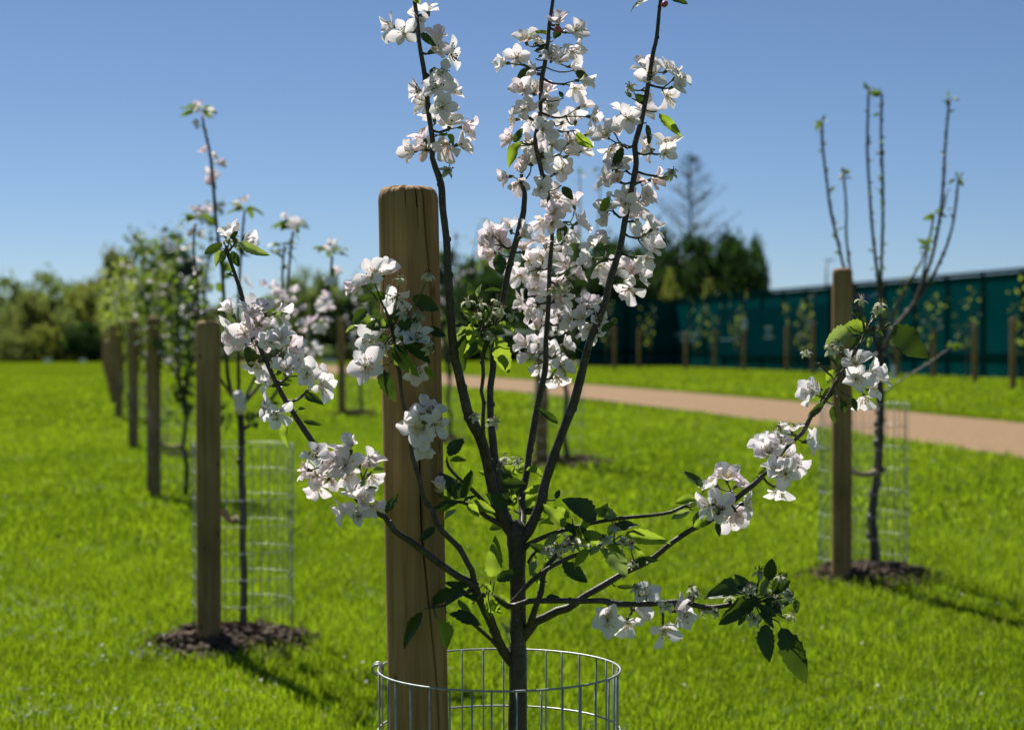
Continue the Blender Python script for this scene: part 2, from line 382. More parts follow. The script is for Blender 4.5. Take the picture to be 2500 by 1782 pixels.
# ------------------------------------------------------------------ grass
def grass_blades(n, y0, y1, hmin, hmax, wid, clump=.5, margin=1.3, bias=1.0):
    """density falls with distance: sample y so that area density follows y**-bias"""
    u = np.random.rand(n)
    p = 2 - bias
    y = (y0 ** p + u * (y1 ** p - y0 ** p)) ** (1 / p) if abs(p) > 1e-3 else y0 * (y1 / y0) ** u
    x = (np.random.rand(n) * 2 - 1) * (y * .285 + margin)
    tall = np.zeros(n)
    ew = .05 * np.sin(y * 3.7) + .04 * np.sin(y * 9.1 + 2) + .10 * np.random.rand(n) ** 2
    keep = ~((x > path_x(y) - .01 + ew) & (x < path_x(y) + PATH_W + .01 - .5 * ew))
    for nm, a, c in MOUNDS:
        s, t, g = STK[nm]; cx, cy = (s + t) / 2
        d = ((x - cx - MSHIFT[nm]) / a) ** 2 + ((y - cy) / c) ** 2 + .35 * np.sin(x * 31 + 2 * np.sin(y * 23)) * np.cos(y * 27)
        keep &= ~((d < .9) & (np.random.rand(n) > .05))
        tall = np.maximum(tall, np.where(d < 2.6, 1.0, 0) * (1.0 if y0 < 9.8 else .6))
    x = x[keep]; y = y[keep]; tall = tall[keep]; n = len(x)
    z = ground_z(x, y)
    # patchy height
    pn = .5 + .5 * np.sin(x * 3.1 + 1.7 * np.sin(y * 1.9)) * np.cos(y * 2.3 + 1.3 * np.sin(x * 2.7))
    pf = .5 + .5 * np.sin(x * 17 + 2.1 * np.sin(y * 13)) * np.cos(y * 15 + 1.7 * np.sin(x * 11))
    h = (hmin + (hmax - hmin) * np.random.rand(n) ** 1.5) * (.52 + .42 * pn + .48 * pf) * (1 + .55 * tall * np.random.rand(n))
    dv = (x - path_x(y) - PATH_W) / 1.6; z = z + np.where((dv > 0) & (dv < 1), .055 * (1 - dv * dv), 0)
    az = np.random.rand(n) * 2 * math.pi; lean = h * (.15 + .75 * np.random.rand(n))
    dx, dy = np.cos(az), np.sin(az); wv = wid * (.6 + .8 * np.random.rand(n)) * .5
    wa = np.random.rand(n) * math.pi; wx, wy = np.cos(wa) * wv, np.sin(wa) * wv
    z = z - .004
    V = np.empty((n, 5, 3), np.float32)
    V[:, 0] = np.stack([x - wx, y - wy, z], 1); V[:, 1] = np.stack([x + wx, y + wy, z], 1)
    mx, my, mz = x + dx * lean * .3, y + dy * lean * .3, z + h * .6
    V[:, 2] = np.stack([mx + wx * .8, my + wy * .8, mz], 1); V[:, 3] = np.stack([mx - wx * .8, my - wy * .8, mz], 1)
    V[:, 4] = np.stack([x + dx * lean, y + dy * lean, z + h * (1 - .25 * np.random.rand(n))], 1)
    pl = np.sin(x * .9 + 1.1 * np.sin(y * .55 + 1)) * np.cos(y * .62 + .9 * np.sin(x * .8))
    tint = np.clip(.40 + .20 * np.random.randn(n) + .28 * (pn - .5) + .26 * (pf - .5) + .12 * pl, 0, .88)
    tint[np.random.rand(n) < .02] = 1.0
    return V, tint
parts = [grass_blades(340000, 3.2, 10.0, .020, .060, .0034, bias=.4), grass_blades(190000, 9.8, 22, .025, .065, .008, bias=1.0),
         grass_blades(60000, 21, 50, .03, .06, .022, bias=1.2)]
V = np.concatenate([p[0] for p in parts]); T = np.concatenate([p[1] for p in parts]); n = len(V)
me = bpy.data.meshes.new('grass'); me.vertices.add(n * 5); me.vertices.foreach_set('co', V.ravel())
base = np.arange(n, dtype=np.int32) * 5
li = np.empty((n, 7), np.int32)
for k, o_ in enumerate((0, 1, 2, 3, 3, 2, 4)): li[:, k] = base + o_
me.loops.add(n * 7); me.loops.foreach_set('vertex_index', li.ravel())
ls = np.empty((n, 2), np.int32); ls[:, 0] = np.arange(n) * 7; ls[:, 1] = ls[:, 0] + 4
me.polygons.add(n * 2); me.polygons.foreach_set('loop_start', ls.ravel())
at = me.attributes.new('tint', 'FLOAT', 'POINT'); at.data.foreach_set('value', np.repeat(T, 5).astype(np.float32))
me.materials.append(M['grass']); me.update(calc_edges=True); me.validate()
tag(link('grass', me), 'short bright green lawn grass', 'grass', kind='stuff')

# small white flowers in the lawn
b = MB()
for i in range(150):
    y = 5.2 * (26 / 5.2) ** random.random(); x = random.uniform(-.29, .29) * y
    if path_x(y) - .1 < x < path_x(y) + PATH_W + .1: continue
    z = gz(x, y) + random.uniform(.035, .06); r = random.uniform(.004, .008) * (1 if y < 12 else 1.3)
    t = Vector((random.uniform(-.5, .5), random.uniform(-.7, .2), 1)).normalized(); e1 = t.orthogonal().normalized(); e2 = t.cross(e1)
    c = Vector((x, y, z)); k = 8
    ring = [c + (e1 * math.cos(2 * math.pi * j / k) + e2 * math.sin(2 * math.pi * j / k)) * r * (1 if j % 2 else .72) + t * .0015 for j in range(k)]
    b.add([c] + ring, [(0, 1 + j, 1 + (j + 1) % k) for j in range(k)])
cl = MB()
for i in range(150):
    y = 4.5 * (18 / 4.5) ** random.random(); x = random.uniform(-.3, .3) * y
    if path_x(y) - .3 < x < path_x(y) + PATH_W + .3: continue
    for j in range(26):
        xx, yy_ = x + random.gauss(0, .11), y + random.gauss(0, .11); c = Vector((xx, yy_, gz(xx, yy_) + random.uniform(.025, .05))); r = random.uniform(.006, .011); a0 = random.uniform(0, 6.28)
        for k in range(3):
            a = a0 + k * 2.094; e = Vector((math.cos(a), math.sin(a), random.uniform(-.1, .35))) * r; f_ = Vector((-math.sin(a), math.cos(a), 0)) * r * .55
            cl.add([c, c + e * .7 - f_, c + e * 1.15, c + e * .7 + f_], [(0, 1, 2, 3)])
tag(link('clover', cl.mesh('clover', M['leaf_far'])), 'low dark clover growing through the lawn', 'clover', kind='stuff')
tag(link('daisies', b.mesh('daisies', M['daisy'])), 'tiny white daisies scattered through the lawn', 'daisies', kind='stuff')

# ------------------------------------------------------------------ stakes, guards, ties, mulch
def lathe_stake(name, x, y, top, r, lean=(0, 0), seed=0, n=40, fine=False, cracks=(), main=()):
    zb = gz(x, y) - .12; b = MB(); h = top - zb; dark = set()
    prof = [(0, r)]; k = 110 if fine else 10
    for j in range(1, k): prof.append((h - .024 if j == k - 1 else (h - .024) * j / (k - 1), r))
    prof += [(h - .016, r * .985), (h - .008, r * .93), (h - .003, r * .82), (h - .0008, r * .62), (h, r * .3)]
    for zz, rr in prof:
        cx = lean[0] * zz / h; cy = lean[1] * zz / h
        sh = float(np.interp(-(zz + zb), [-q_[0] for q_ in main], [q_[1] for q_ in main])) if main else 0
        for i in range(n):
            a = 2 * math.pi * i / n + sh
            q = Vector((math.cos(a), math.sin(a), (zz + zb) * .9 + seed)); rad = rr * (1 + .022 * mnoise.noise(q * 1.6) + .002 * mnoise.noise(q * 9))
            top_f = 1 - min(1, (h - zz) / .03)
            zj = zz + (top_f * .004 * mnoise.noise(q * 5) if zz > h - .03 else 0)
            if main and i in (0, 1, n - 1):
                dp = float(np.interp(-(zz + zb), [-q_[0] for q_ in main], [q_[2] for q_ in main]))
                if dp > .0008: rad -= dp * (1 if i == 0 else .8); dark.add(len(b.v))
            for (pl, cw, dep) in cracks:          # pl: (height, angle) down the crack
                zw = zz + zb
                if pl[-1][0] <= zw <= pl[0][0]:
                    aa = float(np.interp(-zw, [-q_[0] for q_ in pl], [q_[1] for q_ in pl])) + .035 * mnoise.noise(Vector((zz * 9, seed, dep * 99)))
                    tap = min(1, (pl[0][0] - zw) / .03 + .6, (zw - pl[-1][0]) / .12 + .1)
                    d = abs((a - aa + math.pi) % (2 * math.pi) - math.pi)
                    if d < cw * tap: rad -= dep * (1 - d / (cw * tap)) ** .6; dark.add(len(b.v))
            b.v.append((cx + math.cos(a) * rad, cy + math.sin(a) * rad, zj))
    m = len(prof)
    for j in range(m - 1):
        for i in range(n):
            a = j * n + i; c = j * n + (i + 1) % n; b.f.append((a, c, c + n, a + n))
    b.f.append(tuple((m - 1) * n + i for i in range(n)))
    me = b.mesh('tree_stake', M['stake']); me.materials.append(M['crack'])
    if dark:
        for p in me.polygons:
            if sum(1 for q_ in p.vertices if q_ in dark) >= len(p.vertices) - 1: p.material_index = 1
    o = link('tree_stake', me); o.location = (x, y, zb)
    return o

def guard(name, cx, cy, r, z0, top, nw=34, parts=True, wr=.0016, tilt=0):
    root = empty('wire_tree_guard', (cx, cy, z0))
    H = top - z0; hoop = MB(); k = 56
    pts = [Vector((r * math.cos(2 * math.pi * i / k), r * math.sin(2 * math.pi * i / k), 0)) for i in range(k + 1)]
    nh = int(H / .1 + .01) + 1
    if parts:
        hoop.tube(pts, [wr * 1.15] * (k + 1), 6, cap=False); hm = hoop.mesh('hoop', M['wire'])
        wv = MB(); wv.tube([Vector((0, 0, -.02 + (H + .02) * q / 8)) for q in range(9)], [wr] * 9, 6); wm = wv.mesh('wire', M['wire'])
        for i in range(nh):
            o = link('hoop', hm, root); o.location = (0, 0, H - .1 * i); o.rotation_euler = (0, 0, random.uniform(0, 6))
        for i in range(nw):
            a = 2 * math.pi * (i + .3) / nw
            o = link('wire', wm, root); o.location = ((r - .0024) * math.cos(a), (r - .0024) * math.sin(a), 0)
            o.rotation_euler = (random.uniform(-.006, .006), random.uniform(-.006, .006), 0)
        c = MB(); a0 = math.pi * .99
        cp = [Vector((-r - .001 + .009 * math.cos(t * 1.0), -.016 + .002 * t, H + .009 * math.sin(t))) for t in [q * .5 for q in range(32)]]
        c.tube(cp, [wr] * len(cp), 6); link('tie_wire', c.mesh('tie_wire', M['wire']), root)
    else:
        for i in range(nh): hoop.tube([p + Vector((0, 0, H - .1 * i)) for p in pts[::2]], [wr] * len(pts[::2]), 4, cap=False)
        for i in range(nw):
            a = 2 * math.pi * i / nw; hoop.tube([Vector((r * math.cos(a), r * math.sin(a), 0)), Vector((r * math.cos(a), r * math.sin(a), H))], [wr, wr], 4)
        link('mesh', hoop.mesh('mesh', M['wire']), root)
    return root

def tie(x0, x1, y, z0, z1, label):
    b = MB(); pts = []; k = 12
    for i in range(k + 1):
        t = i / k; pts.append(Vector((x0 + (x1 - x0) * t, y - .01, z0 + (z1 - z0) * t - .022 * math.sin(math.pi * t))))
    b.tube(pts, [.018 - .007 * math.sin(math.pi * i / k) for i in range(k + 1)], 8)
    o = link('tree_tie', b.mesh('tree_tie', M['tie'])); tag(o, label, 'tree tie', 'rubber ties between stakes and trunks'); return o

def mound(key, a, c, h, label, seed):
    s, t, g = STK[key]; cx, cy = (s + t) / 2 + Vector((MSHIFT[key], 0))
    z0 = gz(cx, cy); b = MB(); nr, na = 10, 40
    for j in range(nr + 1):
        for i in range(na):
            q = j / nr * (1 + .30 * mnoise.noise(Vector((math.cos(i / na * 6.283), math.sin(i / na * 6.283), seed)) * 1.5))
            x = a * q * math.cos(2 * math.pi * i / na); y = c * q * math.sin(2 * math.pi * i / na)
            z = h * max(0, 1 - (j / nr) ** 2) + .022 * mnoise.noise(Vector((x * 14, y * 14, seed))) * (1 - .4 * j / nr)
            b.v.append((x, y, z + gz(cx + x, cy + y) - z0 - (.03 if j == nr else 0)))
    for j in range(nr):
        for i in range(na):
            p = j * na + i; q = j * na + (i + 1) % na; b.f.append((p, q, q + na, p + na))
    root = empty('mulch_mound', (cx, cy, z0), label, 'mulch', 'mulch at the feet of the trees')
    link('soil', b.mesh('soil', M['soil']), root)
    ch = MB()
    for i in range(640):
        q = math.sqrt(random.random()) * 1.02 if i % 6 else random.uniform(.9, 1.25)
        an = random.uniform(0, 6.283); x = a * q * math.cos(an); y = c * q * math.sin(an)
        z = h * max(0, 1 - q * q) + .022 * mnoise.noise(Vector((x * 14, y * 14, seed))) + random.uniform(0, .016)
        Mx = Matrix.Rotation(random.uniform(0, 6.28), 3, 'Z') @ Matrix.Rotation(random.gauss(0, .5), 3, 'X') @ Matrix.Rotation(random.gauss(0, .4), 3, 'Y')
        ch.box((x, y, z + gz(cx + x, cy + y) - z0), random.uniform(.015, .055), random.uniform(.01, .026), random.uniform(.004, .012), Mx)
    tag(link('bark_chips', ch.mesh('bark_chips', M['mulch'], False), root), kind='stuff')
    return root

# foreground stake, leaning a little
s, t, g = STK['front']
top = P(996, 456, Z0).z
xt = P(996, 460, Z0).x; xb = P(1022, 1782, Z0).x
zb = P(1022, 1782, Z0).z
slope = (xt - xb) / (top - zb); x0 = xb - slope * (zb + .12)
o = lathe_stake('front', x0, Z0, top, .0497, lean=(slope * (top + .12), 0), seed=3, n=240, fine=True,
                main=[(1.43, -1.02, .012), (1.38, -.97, .014), (1.34, -.93, .016), (1.24, -.75, .016), (1.18, -.70, .010), (1.14, -.68, 0), (1.07, -1.30, 0), (1.05, -1.33, .003), (.93, -1.29, .008), (.84, -1.27, .010), (.75, -1.10, .010), (.60, -.82, .011), (.45, -.68, .009), (.3, -.62, 0)], cracks=[([(1.43, -1.62), (1.36, -1.60)], .04, .008), ([(1.43, -2.02), (1.38, -1.98)], .036, .006), ([(1.43, -1.25), (1.33, -1.20)], .036, .007)])
tag(o, 'thick round timber stake beside the blossoming tree in the foreground', 'stake', 'timber tree stakes')
# the long drying crack of that stake, a strip of dark wood in the groove
o = guard('front', g.x, g.y, .2, 0.012, P(1219, 1632, Z0).z)
tag(o, 'galvanised wire guard round the foreground blossoming tree', 'tree guard', 'wire tree guards')

for key, tp, rr, lab in (('second', 784, .0455, 'timber stake of the second tree, left of the foreground tree'),
                         ('right', 655, .0445, 'weathered timber stake of the bare tree on the right')):
    s, t, g = STK[key]; Y = s.y
    o = lathe_stake(key, s.x, Y, P(500, tp, Y).z, rr, seed=Y, n=32, cracks=[])
    tag(o, lab, 'stake', 'timber tree stakes')
s, t, g = STK['second']; z = gz(g.x, g.y)
tag(guard('second', g.x, g.y, .192, z + .07, P(0, 1085, 7.1).z, wr=.0012), 'wire guard round the second tree, above the dark mulch on the left', 'tree guard', 'wire tree guards')
s, t, g = STK['right']; z = gz(g.x, g.y)
tag(guard('right', g.x, g.y, .2, z + .01, P(0, 985, 8.4).z, wr=.0012), 'wire guard round the bare tree on the right', 'tree guard', 'wire tree guards')
tie(STK['second'][0].x + .035, STK['second'][1].x - .01, 7.03, P(0, 1240, 7.1).z, P(0, 1262, 7.1).z, 'brown tie from stake to trunk of the second tree')
tie(STK['right'][0].x + .035, STK['right'][1].x - .01, 8.33, P(0, 1135, 8.4).z, P(0, 1150, 8.4).z, 'brown tie from stake to trunk of the bare tree')
tie(STK['third'][0].x + .04, STK['third'][1].x - .01, 13.0, P(0, 1082, 13.).z, P(0, 1085, 13.).z, 'brown tie on the leafy tree behind the second stake')
mound('second', .32, .32, .055, 'dark bark mulch heaped round the foot of the second tree', 1.3)
mound('right', .27, .26, .04, 'dark bark mulch at the foot of the bare tree', 4.1)
mound('mid', .34, .3, .045, 'dark mulch patch behind the centre of the foreground tree', 7.7)
mound('hidden', .22, .22, .035, 'dark mulch patch just right of the thick foreground stake', 9.1)
mound('farmid', .25, .25, .045, 'small far mulch patch left of the thick foreground stake', 2.9)
# ------------------------------------------------------------------ shared pieces: leaf, petal, stamens
def uvmesh(b, mat, uvs, name):
    me = b.mesh(name, mat); lay = me.uv_layers.new(name='UVMap')
    for lp in me.loops: lay.data[lp.index].uv = uvs[lp.vertex_index]
    return me

def leaf_mesh(seed, mat, nl=14, curl=.25, fold=.25, serr=.07, twist=.3):
    rnd = random.Random(seed); b = MB(); uvs = []
    side = [-1, -.5, 0, .5, 1]
    for i in range(nl + 1):
        t = i / nl
        wd = .27 * (math.sin(math.pi * min(1, t ** .82)) ** .75) * (1.05 - .18 * t)
        if i in (0,): wd = .006
        if i == nl: wd = .004
        for sgn in side:
            ww = wd * sgn
            if abs(sgn) == 1 and 0 < i < nl: ww *= 1 + serr * (1 if i % 2 else -1.2)
            xx = t + (.03 * abs(sgn) if 0 < i < nl else 0) * (1 if i % 2 == 0 else -.2)
            z = fold * abs(ww) - curl * t * t + .035 * math.sin(t * 7 + seed + sgn * 2) * abs(sgn) + .02 * math.sin(t * 13 + seed * 2)
            y = ww; tw = twist * (t - .4); y, z = y * math.cos(tw) - z * math.sin(tw) * .3, z * math.cos(tw) + y * math.sin(tw)
            b.v.append((.10 + .9 * xx, y, z)); uvs.append((t, sgn))
    m = len(side)
    for i in range(nl):
        for k in range(m - 1):
            a = i * m + k; b.f.append((a, a + m, a + m + 1, a + 1))
    o = len(b.v); b.tube([Vector((0, 0, .0)), Vector((.06, 0, .004)), Vector((.12, 0, 0))], [.011, .009, .008], 4); uvs += [(0, 0)] * (len(b.v) - o)
    return uvmesh(b, mat, uvs, 'leaf')
LEAF = [leaf_mesh(k, M['leaf'], curl=(.05, .22, .4, .3, -.15, .55)[k], fold=(.3, .5, .25, .7, .45, .3)[k], twist=(.2, -.3, .5, -.5, .2, .7)[k]) for k in range(6)]
LEAFB = [leaf_mesh(k + 60, M['leaf_bright'], curl=(.25, .45, .6)[k], fold=(.7, .9, .5)[k], twist=(.4, -.5, .6)[k]) for k in range(3)]
LEAFP = [leaf_mesh(k + 20, M['leaf_pale'], curl=(.3, .6, .1)[k], fold=(.9, .6, 1.1)[k], twist=(.5, -.4, .3)[k]) for k in range(3)]
LEAFF = [leaf_mesh(k + 40, M['leaf_far'], nl=5, curl=(.2, .5, .35)[k], fold=.3, serr=0) for k in range(3)]

def petal_geo(seed):
    rnd = random.Random(seed); vs = []; uvs = []; nl, side = 6, [-1, -.5, 0, .5, 1]
    cup = rnd.uniform(.22, .70); rec = rnd.uniform(-.1, .5); ruf = rnd.uniform(.02, .07); ph = rnd.uniform(0, 6); asym = rnd.uniform(-.08, .08); wk = rnd.uniform(.70, .95)
    for i in range(nl + 1):
        t = i / nl; wd = wk * (.07 + .36 * math.sin(math.pi * min(.96, t ** 1.12 * .80 + .06)) ** 1.2 * (1 if t < .99 else .75))
        for sgn in side:
            L = t * (1 - .10 * abs(sgn) ** 2 * t) + (.0 if abs(sgn) > .1 or i < nl else -.035)
            y = wd * sgn + asym * t * t
            z = cup * (abs(sgn) ** 2) * wd * 1.1 + cup * .55 * t ** 1.3 - rec * max(0, t - .55) ** 2 * 1.6 + ruf * math.sin(sgn * 3.2 + ph + t * 3) * t
            vs.append(Vector((.05 + L * .98, y, z))); uvs.append((t, sgn))
    m = 5; fs = []
    for i in range(nl):
        for k in range(m - 1): a = i * m + k; fs.append((a, a + m, a + m + 1, a + 1))
    return vs, fs, uvs
PG = [petal_geo(100 + k) for k in range(9)]
def petal_mesh(k, mat):
    b = MB(); b.add(PG[k][0], PG[k][1]); return uvmesh(b, mat, PG[k][2], 'petal')
PETAL = {m: [petal_mesh(k, M[m]) for k in range(9)] for m in ('petal', 'petal_pink')}

def corolla_spec(rnd, openv):
    out = []
    miss = rnd.random() < .10; off = rnd.uniform(0, 6.28)
    for k in range(5):
        if miss and k == 2: continue
        a = off + k * 2 * math.pi / 5 + rnd.uniform(-.2, .2); el = openv + rnd.uniform(-.28, .28); roll = rnd.uniform(-.35, .35); sc = rnd.uniform(.86, 1.1)
        Mx = Matrix.Rotation(a, 4, 'Z') @ Matrix.Rotation(-el, 4, 'Y') @ Matrix.Rotation(roll, 4, 'X') @ Matrix.Diagonal((sc, sc, sc, 1))
        out.append((rnd.randrange(9), Mx))
    return out
RC = random.Random(5)
CSPEC = [corolla_spec(RC, o_) for o_ in (.15, .25, .35, .45, .2, .3, .6, .75, .9, .4, .1, .5, 1.05, .3)]
def corolla_mesh(spec, mat):
    b = MB(); uvs = []
    for k, Mx in spec:
        b.add([Mx @ q for q in PG[k][0]], PG[k][1]); uvs += PG[k][2]
    return uvmesh(b, mat, uvs, 'corolla')
COROLLA = {m: [corolla_mesh(s_, M[m]) for s_ in CSPEC] for m in ('petal', 'petal_pink')}

def stamens_mesh(seed, n, spread, length, am, name='stamens', fm=None):
    rnd = random.Random(seed); b = MB(); nf = 0
    for k in range(n):
        a = rnd.uniform(0, 6.28); sp = spread * math.sqrt(rnd.random()); L = length * rnd.uniform(.7, 1.1)
        d = Vector((math.cos(a) * math.sin(sp), math.sin(a) * math.sin(sp), math.cos(sp)))
        mid = d * L * .5 + Vector((0, 0, .04 * L)); b.tube([d * .03, mid, d * L], [.016, .014, .012], 3)
    nf = len(b.f)
    b2 = MB(); rnd = random.Random(seed)
    for k in range(n):
        a = rnd.uniform(0, 6.28); sp = spread * math.sqrt(rnd.random()); L = length * rnd.uniform(.7, 1.1)
        d = Vector((math.cos(a) * math.sin(sp), math.sin(a) * math.sin(sp), math.cos(sp)))
        b.blob(d * (L + .01), .044, n=4, m=3)
    me = b.mesh(name, fm or M['stamen']); me.materials.append(am)
    for p in me.polygons: p.material_index = 1 if p.index >= nf else 0
    return me
STAM = [stamens_mesh(k, 20, .95, .48, M['anther'] if k else M['anther_old']) for k in range(4)]

def spent_mesh(seed):
    rnd = random.Random(seed); b = MB()
    b.blob((0, 0, -.12), .17, Matrix.Diagonal((1, 1, 1.4)), 7, 4)
    for k in range(5):
        a = k * 1.2566 + rnd.uniform(-.2, .2); ca, sa = math.cos(a), math.sin(a); pts = []
        for (r_, z_, w_) in ((.06, .02, .10), (.22, .08, .13), (.40, -.02, .09), (.46, -.16 + rnd.uniform(-.08, .05), .012)):
            c = Vector((ca * r_, sa * r_, z_)); s_ = Vector((-sa, ca, 0)) * w_; pts += [c - s_, c + Vector((0, 0, -.03)), c + s_]
        b.add(pts, [(i * 3 + j, i * 3 + j + 1, i * 3 + j + 4, i * 3 + j + 3) for i in range(3) for j in range(2)])
    return b.mesh('spent_blossom', M['sepal'])
SPENT = [spent_mesh(k) for k in range(3)]
SSTAM = [stamens_mesh(30 + k, 13, .65, .42, M['anther_old'], fm=M['sepal']) for k in range(3)]
def bud_mesh():
    b = MB(); b.blob((0, 0, .3), .32, Matrix.Diagonal((1, 1, 1.2)), 8, 6); return b.mesh('flower_bud', M['bud'])
BUDM = bud_mesh()

# ------------------------------------------------------------------ the foreground tree
froot_xy = STK['front'][1]
tree = empty('apple_tree', (froot_xy.x, froot_xy.y, 0), 'young apple tree in full blossom filling the foreground, in sharp focus', 'tree')
TL = Vector(tree.location)
PXM = Z0 / FPX          # metres per photo pixel at the tree
BR = []                 # (name, [(u, v, width_px, depth offset)])
BR.append(('trunk', [(1264, 2560, 56, 0), (1264, 2000, 48, 0), (1264, 1790, 46, 0), (1264, 1600, 43, 0), (1265, 1480, 38, 0), (1263, 1400, 39, 0), (1262, 1330, 46, 0), (1260, 1294, 50, 0), (1254, 1272, 34, 0)]))
BR.append(('limb', [(1262, 1318, 34, 0), (1240, 1282, 32, 0), (1220, 1252, 30, -.005), (1204, 1200, 27, -.01), (1190, 1131, 26, -.015), (1174, 1072, 26, -.02), (1146, 1017, 24, -.03), (1131, 961, 23, -.035), (1117, 900, 21, -.04), (1108, 862, 21, -.045), (1099, 738, 20, -.055), (1093, 646, 18, -.06), (1090, 585, 17, -.06), (1081, 508, 17, -.06), (1077, 450, 17, -.06), (1063, 409, 15, -.06), (1055, 385, 14, -.06), (1057, 354, 13, -.06), (1051, 308, 12, -.06), (1045, 262, 12, -.06), (1037, 185, 12, -.06), (1031, 148, 11, -.06), (1023, 102, 10, -.06), (1018, 46, 10, -.06), (1012, 0, 9, -.06), (1006, -70, 7, -.06), (1002, -130, 5, -.06)]))
BR.append(('branch', [(1196, 1150, 12, -.02), (1190, 1110, 11, -.035), (1183, 1085, 10, -.045), (1179, 1032, 9, -.05), (1181, 983, 9, -.05), (1175, 955, 9, -.05), (1180, 916, 9, -.05), (1176, 853, 9, -.055), (1178, 812, 10, -.055), (1180, 795, 8, -.055)]))
BR.append(('limb', [(1248, 1290, 26, 0), (1228, 1246, 24, .0), (1216, 1204, 22, 0), (1205, 1093, 19, 0), (1198, 1019, 17, .005), (1197, 945, 16, .01), (1203, 908, 16, .01), (1205, 857, 16, .01), (1214, 790, 15, .01), (1227, 739, 15, .01), (1241, 661, 15, .01), (1253, 615, 15, .01), (1268, 560, 15, .01), (1278, 517, 14, .01), (1281, 471, 12, .01), (1276, 455, 10, .01)]))
BR.append(('limb', [(1268, 1320, 30, 0), (1290, 1296, 27, 0), (1304, 1265, 24, .0), (1322, 1223, 23, .0), (1331, 1177, 22, .0), (1362, 1085, 22, .0), (1380, 1038, 21, 0), (1402, 980, 22, 0), (1424, 895, 19, 0), (1441, 831, 18, 0), (1475, 748, 17, 0), (1487, 692, 16, 0), (1511, 615, 16, 0), (1521, 569, 15, 0), (1527, 532, 15, 0), (1542, 462, 14, 0), (1553, 400, 14, 0), (1550, 354, 14, 0), (1563, 308, 13, 0), (1577, 240, 12, 0), (1593, 138, 11, 0), (1603, 92, 10, 0), (1609, 31, 9, 0), (1613, 0, 9, 0), (1620, -60, 6, 0)]))
BR.append(('limb', [(1272, 1300, 20, .01), (1276, 1255, 18, .05), (1274, 1208, 17, .07), (1285, 1160, 17, .08), (1293, 1098, 16, .09), (1299, 1070, 17, .09), (1312, 992, 16, .09), (1326, 930, 15, .09), (1332, 890, 14, .09), (1333, 832, 13, .09), (1338, 760, 12, .09), (1341, 687, 11, .09), (1342, 650, 11, .09), (1348, 565, 10, .09), (1338, 480, 10, .08), (1320, 410, 11, .07), (1307, 348, 11, .07), (1311, 318, 11, .07), (1318, 290, 11, .07), (1322, 200, 11, .06), (1329, 163, 11, .06), (1338, 101, 10, .06), (1341, 61, 9, .06), (1350, 0, 9, .06), (1356, -70, 6, .06)]))
BR.append(('branch', [(1252, 1618, 26, 0), (1236, 1600, 25, -.005), (1219, 1570, 23, -.02), (1195, 1509, 21, -.045), (1172, 1466, 20, -.06), (1155, 1429, 19, -.075), (1124, 1410, 17, -.085), (1084, 1383, 17, -.09), (1038, 1349, 17, -.095), (1000, 1320, 16, -.10), (962, 1294, 15, -.105), (940, 1262, 14, -.105), (899, 1241, 13, -.11), (859, 1190, 13, -.11), (805, 1136, 13, -.11), (755, 1067, 13, -.11), (716, 1008, 12, -.11), (681, 949, 12, -.105), (647, 875, 11, -.10), (632, 845, 11, -.10), (603, 776, 10, -.10), (592, 727, 10, -.09), (573, 668, 9, -.09), (556, 619, 9, -.085), (552, 600, 8, -.085)]))
BR.append(('branch', [(1160, 1440, 15, -.07), (1152, 1392, 14, -.085), (1139, 1370, 14, -.09), (1121, 1337, 13, -.09), (1092, 1308, 13, -.095), (1066, 1278, 12, -.10), (1055, 1244, 12, -.10), (1035, 1217, 11, -.10), (1022, 1167, 11, -.105), (1006, 1112, 11, -.105), (1001, 1072, 10, -.105), (988, 1001, 9, -.105), (981, 967, 9, -.105), (974, 905, 9, -.105), (962, 867, 9, -.105), (961, 820, 9, -.105), (952, 795, 8, -.105)]))
BR.append(('branch', [(1270, 1560, 30, 0), (1290, 1537, 27, -.005), (1309, 1516, 23, -.01), (1334, 1505, 20, -.015), (1361, 1491, 19, -.02), (1386, 1484, 19, -.02), (1407, 1471, 18, -.025), (1422, 1458, 17, -.025), (1469, 1431, 16, -.03), (1520, 1400, 15, -.03), (1588, 1366, 14, -.035), (1638, 1326, 13, -.04), (1689, 1292, 13, -.04), (1727, 1275, 12, -.045), (1770, 1240, 12, -.045), (1812, 1205, 12, -.045), (1856, 1168, 12, -.05), (1886, 1129, 11, -.05), (1928, 1083, 11, -.05), (1960, 1055, 11, -.05), (1979, 1018, 11, -.05), (2015, 977, 10, -.05), (2043, 931, 9, -.05), (2071, 885, 9, -.05), (2099, 838, 8, -.05), (2115, 803, 8, -.05)]))
BR.append(('branch', [(1292, 1530, 16, -.005), (1299, 1509, 15, -.02), (1312, 1470, 13, -.03), (1321, 1447, 13, -.03), (1327, 1404, 12, -.035), (1338, 1379, 11, -.035), (1368, 1345, 11, -.035), (1391, 1318, 10, -.035), (1406, 1305, 9, -.035), (1430, 1285, 7, -.03)]))
BR.append(('branch', [(1242, 1478, 13, -.03), (1262, 1458, 12, -.04), (1293, 1423, 11, -.055), (1336, 1389, 11, -.06), (1397, 1358, 10, -.06), (1447, 1343, 10, -.06), (1462, 1331, 9, -.06), (1490, 1318, 7, -.06)]))
BR.append(('branch', [(1274, 1345, 15, 0), (1291, 1328, 12, -.01), (1346, 1303, 11, -.02), (1386, 1292, 10, -.025), (1450, 1276, 9, -.025), (1516, 1265, 9, -.025), (1588, 1258, 8, -.025), (1638, 1250, 8, -.02), (1672, 1235, 9, -.02), (1690, 1236, 5, -.02)]))
